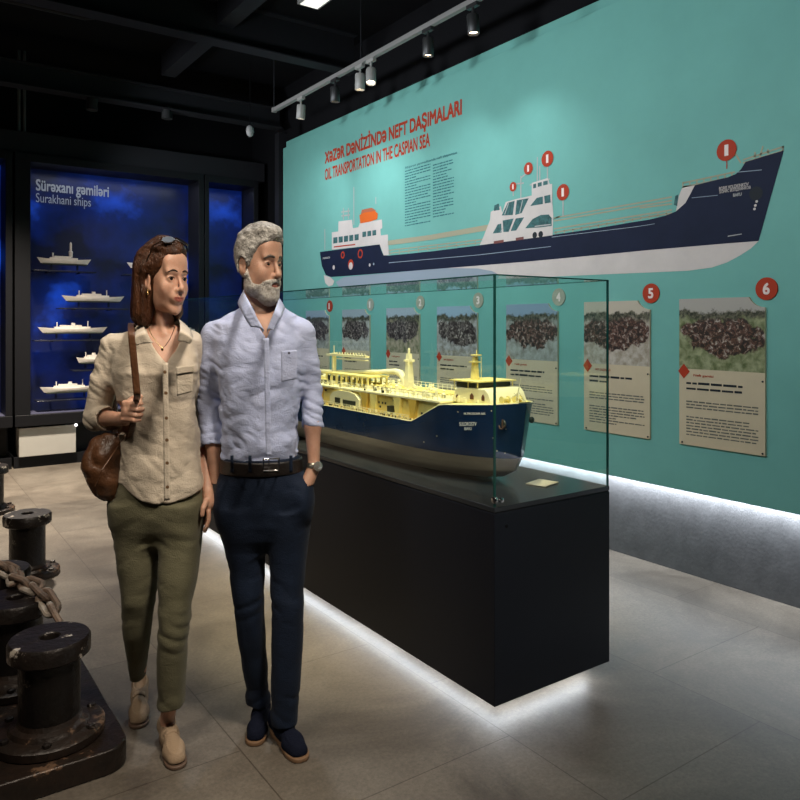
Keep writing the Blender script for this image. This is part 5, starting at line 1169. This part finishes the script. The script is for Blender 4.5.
    # belt
    bl = Field(axis((-.17, .17, .0035)), axis((-.14, .15, .0035)), axis((.92, 1.04, .0025)))
    bl.loft([R.row(*q) for q in [(457, 221, 301.8, 0, .1135), (470.5, 219.8, 304, .002, .1155)]], 0, caps=(True, True), sm=.004); inner = Field(bl.x, bl.y, bl.z); inner.loft([R.row(*q) for q in [(440, 224, 299, 0, .105), (485, 222, 301, .002, .107)]], 0)
    bl.F = np.maximum(bl.F, -inner.F); P = bl.full(); leather = mat('dark_leather', (.010, .007, .006), .4, bump=.2, bscale=150)
    be = bl.mesh('belt', leather, root, smooth_iter=0)
    q = [onf(bl, R, a, b_, .003) for a, b_ in ((263.5, 459), (279, 458.6), (279, 470.6), (263.5, 471))]
    pts = []
    for i in range(4):
        for k in range(5): pts.append(q[i].lerp(q[(i+1) % 4], k/5))
    MB().tube(pts, .0026, 8, closed=True).tube([q[0].lerp(q[1], .35), q[3].lerp(q[2], .35)], .0018, 6).build('buckle', M['chrome'], be, smooth=True)
    for px_ in (232, 250, 291):
        patch('belt_loop', bl, R, [(px_-1.6, 455.5), (px_+1.6, 455.5), (px_+1.6, 472.5), (px_-1.6, 472.5)], navy, tr_, 2, 6, .002)
    # watch
    wp_ = AR[2]+np.array((0, 0, .004)); ad = (AR[2]-AR[1]); ad /= np.linalg.norm(ad)
    rot = Vector(ad).to_track_quat('Z', 'X').to_matrix()
    m1_ = MB().lathe([(.0205, -.009), (.0245, -.009), (.0245, .009), (.0205, .009), (.0205, -.009)], (0, 0, 0), 28); m1_.v = [tuple(rot@Vector(v)+Vector(wp_)) for v in m1_.v]; wt = m1_.build('wristwatch', mat('steel_band', (.62, .58, .5), .3, 1, bump=.6, bscale=120), root, smooth=True)
    m2_ = MB().lathe([(.0001, 0), (.016, 0), (.017, .003), (.0165, .008), (.014, .009), (.0001, .009)], (0, 0, 0), 24); ro = Vector((.55, -.8, .1)).normalized().to_track_quat('Z', 'Y').to_matrix(); ctr = Vector(wp_)+Vector((.55, -.8, .1)).normalized()*.0225
    m2_.v = [tuple(ro@Vector(v)+ctr) for v in m2_.v]; m2_.build('watch_case', mat('watch_face', (.7, .68, .62), .2, .8), wt, smooth=True)
    # shoes
    su = mat('navy_suede', (.006, .008, .018), .9, spec=.1, bump=.3, bscale=200); ts = mat('tan_sole', (.17, .095, .05), .6)
    def L2(px, py): d_ = F*H/(py-HY); return ((px-400)/F*d_-R.u0, d_-R.d0, 0)
    shoe(root, L2(274, 729), L2(303, 763.5), .086, su, ts); shoe(root, L2(263.5, 716), L2(253, 747.5), .080, su, ts, lift=.0)
    return root
man = build_man()
# ------------------------------------------------------------ the woman
def build_woman():
    R = Rig(158, 2.5); wx, wy = lat(R.u0, R.d0)
    root = empty('person', (wx, wy, 0), math.radians(-35)); tag(root, 'brown-haired woman in beige blouse and olive trousers, hand on bag strap', 'person')
    skin = skinmat('warm_skin', (.46, .245, .165), (.56, .32, .225)); lip = mat('rose_lip', (.32, .095, .070), .4)
    beige = clothmat('beige_linen', (.50, .42, .33), (.60, .52, .42), rough=.9); olive = clothmat('olive_twill', (.095, .088, .050), (.125, .115, .070), rough=.8, crease=.12)
    hd = Head(R.p(166, 279, -.01), math.radians(55), math.radians(2), (.80, 1.0, 1.05))
    def L2(px, py): d_ = F*H/(py-HY); return ((px-400)/F*d_-R.u0, d_-R.d0, 0)
    S1, S2 = (L2(165, 735), L2(178, 771)), (L2(140.5, 700), L2(137.5, 730))
    AR = [R.p(113, 345, .01), R.p(97, 418, .03), R.p(126, 419, -.135)]; AL = [R.p(191, 343, .05), R.p(200, 420, .14), R.p(207, 484, .03)]
    # blouse
    s = Field(axis((-.29, .22, .004)), axis((-.19, .19, .0042)), axis((.79, 1.46, .004)))
    rows = [(324, 147, 178, .03, .050), (328, 138, 186, .028, .060), (334, 122, 194, .022, .072), (340, 112, 199, .018, .082), (352, 111, 199, .01, .092), (372, 114, 199, -.008, .116), (400, 118, 195, -.002, .106), (435, 121, 198, 0, .102), (465, 120, 202, 0, .112), (485, 118, 205, 0, .116), (508, 116, 206, 0, .118)]
    s.loft([R.row(*t) for t in rows], .02, sm=.012)
    CR, CL = AR[1]*.62+AR[2]*.38, AL[1]*.66+AL[2]*.34
    s.chain([AR[0], AR[0]*.5+AR[1]*.5, AR[1]+np.array((-.002, 0, 0))], [.042, .046, .043], .03, .02); s.chain([AR[1], CR], [.043, .040], .01)
    s.chain([AL[0], AL[0]*.5+AL[1]*.5, AL[1]], [.041, .036, .033], .03, .02); s.chain([AL[1], CL], [.034, .033], .004)
    s_pre = s.clone(); x, y, z = s.full()
    for C_e, A_e, r in ((CR, AR[1], .0335), (CL, AL[1], .029)):
        ax_ = (C_e-A_e)/np.linalg.norm(C_e-A_e); w = s.win(C_e-.09, C_e+.09, 0); Pw = s.P(w); t = sum((Pw[i]-C_e[i])*ax_[i] for i in range(3)); rad = np.sqrt(np.maximum(0, sum((Pw[i]-C_e[i])**2 for i in range(3))-t*t))
        near = rad-.056; s.F[w] = np.where(near < 0, smax(s.F[w], t-.006, .003), s.F[w])
        s.F[w] = smin(s.F[w], smax(rad-(r+.0095), np.abs(t+.018)-.023, .005), .003); s.F[w] = smax(s.F[w], -smax(rad-r, -(t+.014), .002), .002)
    zh = R.p(160, 505, -.1)[2]; xc = R.p(163, 505, -.1)[0]; hem = zh+.055*np.clip(np.abs((x-xc)/.145), 0, 1)**2.2
    s.F = smax(s.F, hem-z, .004)
    V0 = R.p(165, 363, -.1); VL, VR = R.p(142, 326, -.06), R.p(181, 322, -.06); tt = np.clip((z-V0[2])/(VL[2]-V0[2]), 0, 1.4)
    xl = V0[0]+(VL[0]-V0[0])*tt**.85; xr = V0[0]+(VR[0]-V0[0])*tt**.85
    s.F = smax(s.F, -smax(np.maximum(xl-x, x-xr), smax(y-.03, V0[2]-z, .002), .002), .004)
    arm = np.clip((R.p(113, 400)[0]-x)/.015, 0, 1)
    f1 = folds(s, (x+.4*z, y, z-.2*x), .0042, 9, 9, 13, 2)+folds(s, (x, y, z), .0032, 17, 17, 7, 9)+folds(s, (x+.9*z, y, z), .0022, 24, 24, 24, 5); f2 = folds(s, (x, y, z+.7*x), .0050, 14, 14, 34, 6)-.0015
    s.F = (s.F+f1*(1-arm)*.9+f2*arm*.9).astype(np.float32); 
    # trousers
    t = Field(axis((-.20, .20, .0045)), axis((-.17, .26, .0045)), axis((.09, .92, .005)))
    t.loft([R.row(*q) for q in [(470, 120, 200, .01, .098), (490, 114.5, 203, .01, .108), (510, 113, 202.5, .012, .114), (525, 117, 199, .015, .10), (538, 128, 190, .015, .07)]], .01, sm=.02)
    t.loft([R.row(*q) for q in [(500, 112, 160, .02, .11), (520, 113, 161, .02, .104), (542, 116, 160.5, .015, .092), (571, 119.5, 158, .01, .08), (600, 122.7, 155, .01, .07), (633, 124.8, 150.5, .05, .062), (655, 128, 147.5, .10, .056), (677, 130.5, 145.5, .165, .050)]], .035, sm=.03)
    t.loft([R.row(*q) for q in [(500, 160, 203, .01, .11), (520, 161, 202.5, .01, .104), (542, 161, 201.5, 0, .094), (575, 159.5, 197, -.03, .08), (610, 159.5, 191, -.05, .070), (640, 159, 187.5, -.048, .064), (670, 158, 186, -.03, .06), (705, 158, 184.7, -.012, .057)]], .035, sm=.03)
    x, y, z = t.full(); kn = np.exp(-((z-.47)/.10)**2)*.9+np.exp(-((z-.16)/.07)**2)*.9+np.exp(-((z-.72)/.07)**2)*.8+.25
    t.F = t.F+folds(t, (x, y, z+.4*np.abs(x-.01)), .0028, 8, 8, 24, 4)*kn+folds(t, (x, y, z), .0018, 10, 10, 6, 1)
    t_pre = t.clone(); t.cone(R.p(138, 674, .165), R.p(138, 690, .165), .024, .024, .003, sub=True); t.cone(R.p(171.5, 701, -.012), R.p(171.5, 716, -.012), .033, .033, .003, sub=True)
    t.F = t.F.astype(np.float32); 
    b = Field(axis((-.33, -.13, .005), (-.13, .12, .0028), (.12, .26, .004)), axis((-.24, -.14, .005), (-.14, .13, .0028), (.13, .2, .006)), axis((-.01, .72, .008), (.72, .90, .003), (.90, 1.02, .006), (1.02, 1.16, .003), (1.16, 1.38, .008), (1.38, 1.74, .0028)))
    torb = [(324, 150, 175, .03, .045), (330, 138, 186, .026, .058), (338, 120, 194, .018, .080), (352, 115, 196, .01, .09), (375, 117, 196, -.005, .108), (400, 122, 193, 0, .098), (435, 125, 194, 0, .09), (470, 120, 200, .01, .098), (500, 118, 200, .01, .10), (530, 122, 196, .01, .09)]
    b.loft([R.row(*q) for q in torb], .03); b.chain(AR[:2], [.038, .032], .02); b.chain(AL[:2], [.036, .029], .02)
    LR = [R.p(138, 515, .02), R.p(141, 600, .03), R.p(138.5, 668, .15)]; LL = [R.p(181, 515, .01), R.p(176, 610, -.05), R.p(171, 696, -.012)]
    b.chain(LR, [.062, .045, .026], .02, .02); b.chain(LL, [.062, .045, .028], .02, .02)
    b.F = smax(b.F, np.minimum(b.resample(s_pre), b.resample(t_pre))+.009, .004).astype(np.float32)
    w = b.win((-.14, -.17, 1.40), (.15, .16, 1.74), 0); b.op(w, head_sdf(hd.inv(b.P(w)), 'w')*.85, 0)
    b.cone(R.p(160, 328, .03), R.p(160, 300, .025), .047, .046, .02); b.cone(R.p(165, 334, -.035), R.p(157, 302, .01), .009, .010, .02)
    b.chain(AR[1:], [.031, .019], .01); b.chain(AL[1:], [.028, .0175], .01)
    # fist round the strap
    Hc = R.p(129, 411, -.150); b.cone(AR[2], Hc, .019, .021, .012); b.ell(Hc, (.020, .020, .032), .01)
    for k in range(4):
        z = (.027, .009, -.009, -.025)[k]; kn = Hc+np.array((.008-.002*abs(k-1), -.014, z)); l = (1, 1.08, 1.0, .85)[k]
        finger(b, [kn+np.array((-.018, .006, 0)), kn, kn+np.array((.022*l, -.006, -.002)), kn+np.array((.034*l, .010, -.003)), kn+np.array((.026*l, .024, -.002))], .0098, .0075, .003)
    th = Hc+np.array((.000, .004, .030)); finger(b, [th, th+np.array((.018, -.004, .014)), th+np.array((.038, -.004, .016))], .0105, .0085, .004)
    # relaxed left hand
    Hd = R.p(209, 503, -.01); b.cone(AL[2], Hd, .0175, .021, .01); b.ell(Hd, (.015, .024, .032), .01)
    for k in range(4):
        p0 = Hd+np.array((.004-.0035*k, -.021+.014*k, -.024)); l = (.060, .068, .064, .050)[k]
        finger(b, [p0, p0+np.array((.002, -.004, -l*.45)), p0+np.array((-.004, -.007, -l*.78)), p0+np.array((-.012, -.004, -l))], .0082, .0062, .003)
    p0 = Hd+np.array((-.004, -.022, .012)); finger(b, [p0, p0+np.array((-.006, -.014, -.020)), p0+np.array((-.009, -.016, -.043))], .0098, .0075, .004)
    foot(b, LR[2], *S2, lift=.025); foot(b, LL[2], *S1)
    def lips(Cc):
        q = hd.inv((Cc[:, 0], Cc[:, 1], Cc[:, 2])); e = (np.abs(q[0])/.0245)**2+((q[2]+.0640-6*q[0]**2)/.0082)**2; return ((e < 1) & (q[1] < -.084)).astype(int)
    bo = b.mesh('body', [skin, lip], root, mi=lips)
    eyes_brows(hd, b, root, (.020, .010, .006), mat('brown_brow', (.035, .018, .010), .8), (-.10, -1, .02), .0021, .0017)
    # hair: swept back off the face, chin-length bob
    g = Field(axis((-.20, .16, .0028)), axis((-.17, .19, .0028)), axis((1.38, 1.75, .0028))); P = g.full(); Q = hd.inv(P); hs_ = head_sdf(Q, 'w'); x, y, z = Q
    d = s_ell(Q, (0, .032, .038), (.088, .114, .100)); d = smin(d, s_ell(Q, (0, -.038, .088), (.060, .048, .038)), .03)
    d = smin(d, s_cone(Q, (-.052, .055, .03), (-.066, .060, -.108), .056, .048), .03); d = smin(d, s_cone(Q, (.052, .045, .03), (.060, .030, -.105), .045, .034), .03)
    d = smin(d, s_cone(Q, (0, .095, .0), (0, .105, -.104), .060, .052), .03)
    d = smin(d, s_cone(Q, (.045, .0, -.100), (.040, -.035, -.122), .022, .010), .02)
    yc = np.interp(z, [-.16, -.12, -.08, -.03, .0, .03, .05, .070, .085, .10, .13], [.004, .002, .002, -.006, -.020, -.044, -.064, -.100, -.12, -.13, -.15]); yc = np.where(x > .03, np.minimum(yc, yc-.035*np.clip(-z/.1, 0, 1)), yc)
    d = smax(d, (yc-y)*.7, .008); d = smax(d, -.150-.02*(x < 0)-z+0*y, .015)
    d = smax(d, -s_ell((np.abs(x), y, z), (.092, .004, -.016), (.024, .018, .028)), .006)
    n1 = vnoise(x*210, y*210, z*22)*np.clip(.6-z*6, 0, 1)+vnoise(x*200, y*26, z*150)*np.clip(z*6+.4, 0, 1); n2 = vnoise(x*55, y*55, z*9+4)*np.clip(.6-z*6, 0, 1)+vnoise(x*60, y*10, z*50)*np.clip(z*6+.4, 0, 1)
    d = d+.0022*n1+.0050*n2; g.F = (d*.85).astype(np.float32)
    g.mesh('hair', mat('brown_hair', (.016, .006, .003), .38, noise=1, nscale=14, col2=(.085, .030, .011), spec=.3, bump=.7, bscale=70, stretch=(4, 4, 1)), root, smooth_iter=0)
    sh = s.mesh('blouse', beige, root)
    A = [onf(s, R, 153, 343, .004), onf(s, R, 149, 337, .006), onf(s, R, 145.5, 331, .008), R.p(144, 327, -.02), R.p(143, 322, .03), R.p(148, 318, .08), R.p(161, 317, .098), R.p(173, 317, .08), R.p(178.5, 319, .03), R.p(180, 323, -.02), onf(s, R, 180, 330, .008), onf(s, R, 179, 335, .006), onf(s, R, 178, 341, .004)]
    B = [onf(s, R, 134, 346, .005), onf(s, R, 131, 343, .007), onf(s, R, 129.5, 339, .008), R.p(131, 336, -.02), R.p(132, 330, .03), R.p(141, 328, .10), R.p(161, 327, .12), R.p(181, 326, .10), R.p(190, 329, .03), R.p(192, 334, -.02), onf(s, R, 192.5, 338, .008), onf(s, R, 192, 341, .007), onf(s, R, 190, 344, .005)]
    ribbon('collar', A, B, beige, sh, .003, bulge=.003)
    patch('placket', s, R, [(162.5, 363), (168, 363), (170, 500), (164, 501)], beige, sh, 3, 44, .0016)
    patch('chest_pocket', s, R, [(176, 368), (194, 366), (192, 392), (177, 396)], beige, sh, 10, 12, .0016)
    patch('pocket_flap', s, R, [(175.5, 367), (194.5, 365), (194, 372), (176, 375)], beige, sh, 10, 5, .004)
    bt = mat('brown_button', (.16, .09, .045), .3)
    for px_, py_ in ((164.5, 372), (165.5, 393), (166, 418), (166.5, 440), (166.8, 463), (167, 487)): button(s, R, px_+.5, py_, bt, sh)
    button(s, R, 180, 371, bt, sh, .0035); button(s, R, 189, 369.5, bt, sh, .0035)
    tr_ = t.mesh('trousers', olive, root)
    # earring, necklace, bracelet
    gold = mat('gold', (.75, .50, .22), .25, 1)
    e = hd.fwd((-.081, .002, -.040)); MB().sphere(e, .0035, 10).sphere(e+Vector((0, 0, -.009)), .0045, 10, (1, 1, 1.5)).build('earring', gold, root, smooth=True)
    nk = [onf(b, R, a, c_, .001) for a, c_ in ((148, 326), (150, 332), (153.5, 338), (158, 344), (162.5, 348), (166, 345), (170, 339), (173, 332), (175, 326))]
    MB().tube(nk, .0011, 6).sphere(nk[4]+Vector((0, -.002, -.004)), .0038, 10, (1, .5, 1.3)).build('necklace', gold, root, smooth=True)
    wp_ = Vector(AL[2]); mb = MB().lathe([(.0175, -.003), (.0200, -.003), (.0200, .003), (.0175, .003), (.0175, -.003)], (0, 0, 0), 20); mb.v = [tuple(Vector(v)+wp_) for v in mb.v]; mb.build('bracelet', gold, root, smooth=True)
    su = mat('beige_suede', (.30, .21, .135), .85, bump=.3, bscale=200); ts = mat('brown_sole', (.10, .06, .04), .6)
    def L2(px, py): d_ = F*H/(py-HY); return ((px-400)/F*d_-R.u0, d_-R.d0, 0)
    shoe(root, *S1, .082, su, ts, sole=.012); shoe(root, *S2, .080, su, ts, lift=.03, sole=.012)
    # sunglasses pushed up on the hair (rest on her, so a thing of their own)
    def world(p): return root_m @ Vector(p)
    root_m = Matrix.Translation(root.location) @ Matrix.Rotation(math.radians(-35), 4, 'Z')
    sg = empty('sunglasses', root.location, math.radians(-35)); tag(sg, 'dark sunglasses pushed up on top of the woman\'s hair', 'sunglasses')
    dk = mat('dark_lens', (.006, .005, .005), .35, spec=.03); fr = mat('tortoise_frame', (.02, .010, .006), .25)
    for sx in (-1, 1):
        c0 = np.array((sx*.032, -.060, .121)); V = []; n = 20
        for r_ in (1, .92):
            for k in range(n):
                q = 2*math.pi*k/n; V.append(hd.fwd(c0+np.array(((.027*math.cos(q)), .018*math.sin(q)*r_, .009*math.sin(q)-.006*math.cos(q)*sx))+np.array((0, -.0, 0 if r_ == 1 else .0022))))
        mb = MB().add(V, [tuple(range(n)), tuple(range(2*n-1, n-1, -1))]+[(k, k+n, (k+1) % n+n, (k+1) % n) for k in range(n)]); mb.build('lens', dk, sg)
        MB().tube([hd.fwd(c0+np.array((.0275*math.cos(2*math.pi*k/n), .0185*math.sin(2*math.pi*k/n), .0092*math.sin(2*math.pi*k/n)-.006*math.cos(2*math.pi*k/n)*sx))) for k in range(n)], .0022, 6, closed=True).build('frame', fr, sg, smooth=True)
        MB().tube([hd.fwd((sx*.058, -.056, .116)), hd.fwd((sx*.080, -.030, .100)), hd.fwd((sx*.088, -.005, .060)), hd.fwd((sx*.087, .018, .025)), hd.fwd((sx*.083, .024, .005))], [.003, .003, .0025, .0022, .002], 8).build('temple_arm', fr, sg, smooth=True)
    MB().tube([hd.fwd((-.007, -.060, .127)), hd.fwd((.007, -.060, .127))], .0025, 8).build('bridge', fr, sg, smooth=True)
    # shoulder bag
    bag = empty('shoulder_bag', root.location, math.radians(-35)); tag(bag, 'slouchy brown leather shoulder bag hanging at the woman\'s side', 'bag')
    lea = mat('brown_leather', (.060, .024, .010), .40, noise=1, nscale=7, col2=(.13, .055, .024), bump=.3, bscale=90)
    f = Field(axis((-.30, -.06, .0035)), axis((-.20, .13, .004)), axis((.76, 1.12, .0035)))
    f.loft([R.row(*q) for q in [(502, 104, 116, -.03, .030), (494, 94, 122, -.03, .055), (480, 86, 124, -.03, .070), (466, 81, 126, -.03, .074), (452, 85, 127, -.03, .060), (440, 90, 127.5, -.03, .040), (431, 105, 127, -.03, .022)]], .01, sm=.02)
    x, y, z = f.full(); f.F = f.F+folds(f, (x+.3*z, y, z), .0075, 14, 10, 9, 3)+folds(f, (x, y, z), .003, 30, 22, 22, 7)
    f.F = f.F.astype(np.float32); bg = f.mesh('bag_body', lea, bag)
    q = [onf(f, R, a, c_, .001) for a, c_ in ((125, 436), (118, 446), (110, 458), (102, 470), (95, 486))]; MB().tube(q, .0022, 8).build('seam', lea, bg, smooth=True)
    top = [R.p(128.5, 323, .05), R.p(127.6, 326, .0)]+[onf(s, R, 127.8+(py-330)*.095, py, .007) for py in range(332, 398, 8)]+[R.p(133, 400, -.158), R.p(132.5, 412, -.160), R.p(130, 424, -.150), R.p(127, 434, -.10), R.p(124, 444, -.06)]
    top = [R.p(133, 335, .10), R.p(131, 327, .085)]+top
    Bs = [Vector(p)+Vector((.020, 0, .0)) for p in top]; ribbon('strap', [Vector(p)-Vector((.0005, 0, 0)) for p in top], Bs, lea, bag, .004, n=90)
    bk = [R.p(133, 335, .10), R.p(120, 360, .13), R.p(112, 400, .10), R.p(112, 436, .01)]; ribbon('strap', bk, [Vector(p)+Vector((.02, 0, 0)) for p in bk], lea, bag, .004)
    return root
woman = build_woman()
bpy.context.view_layer.update()
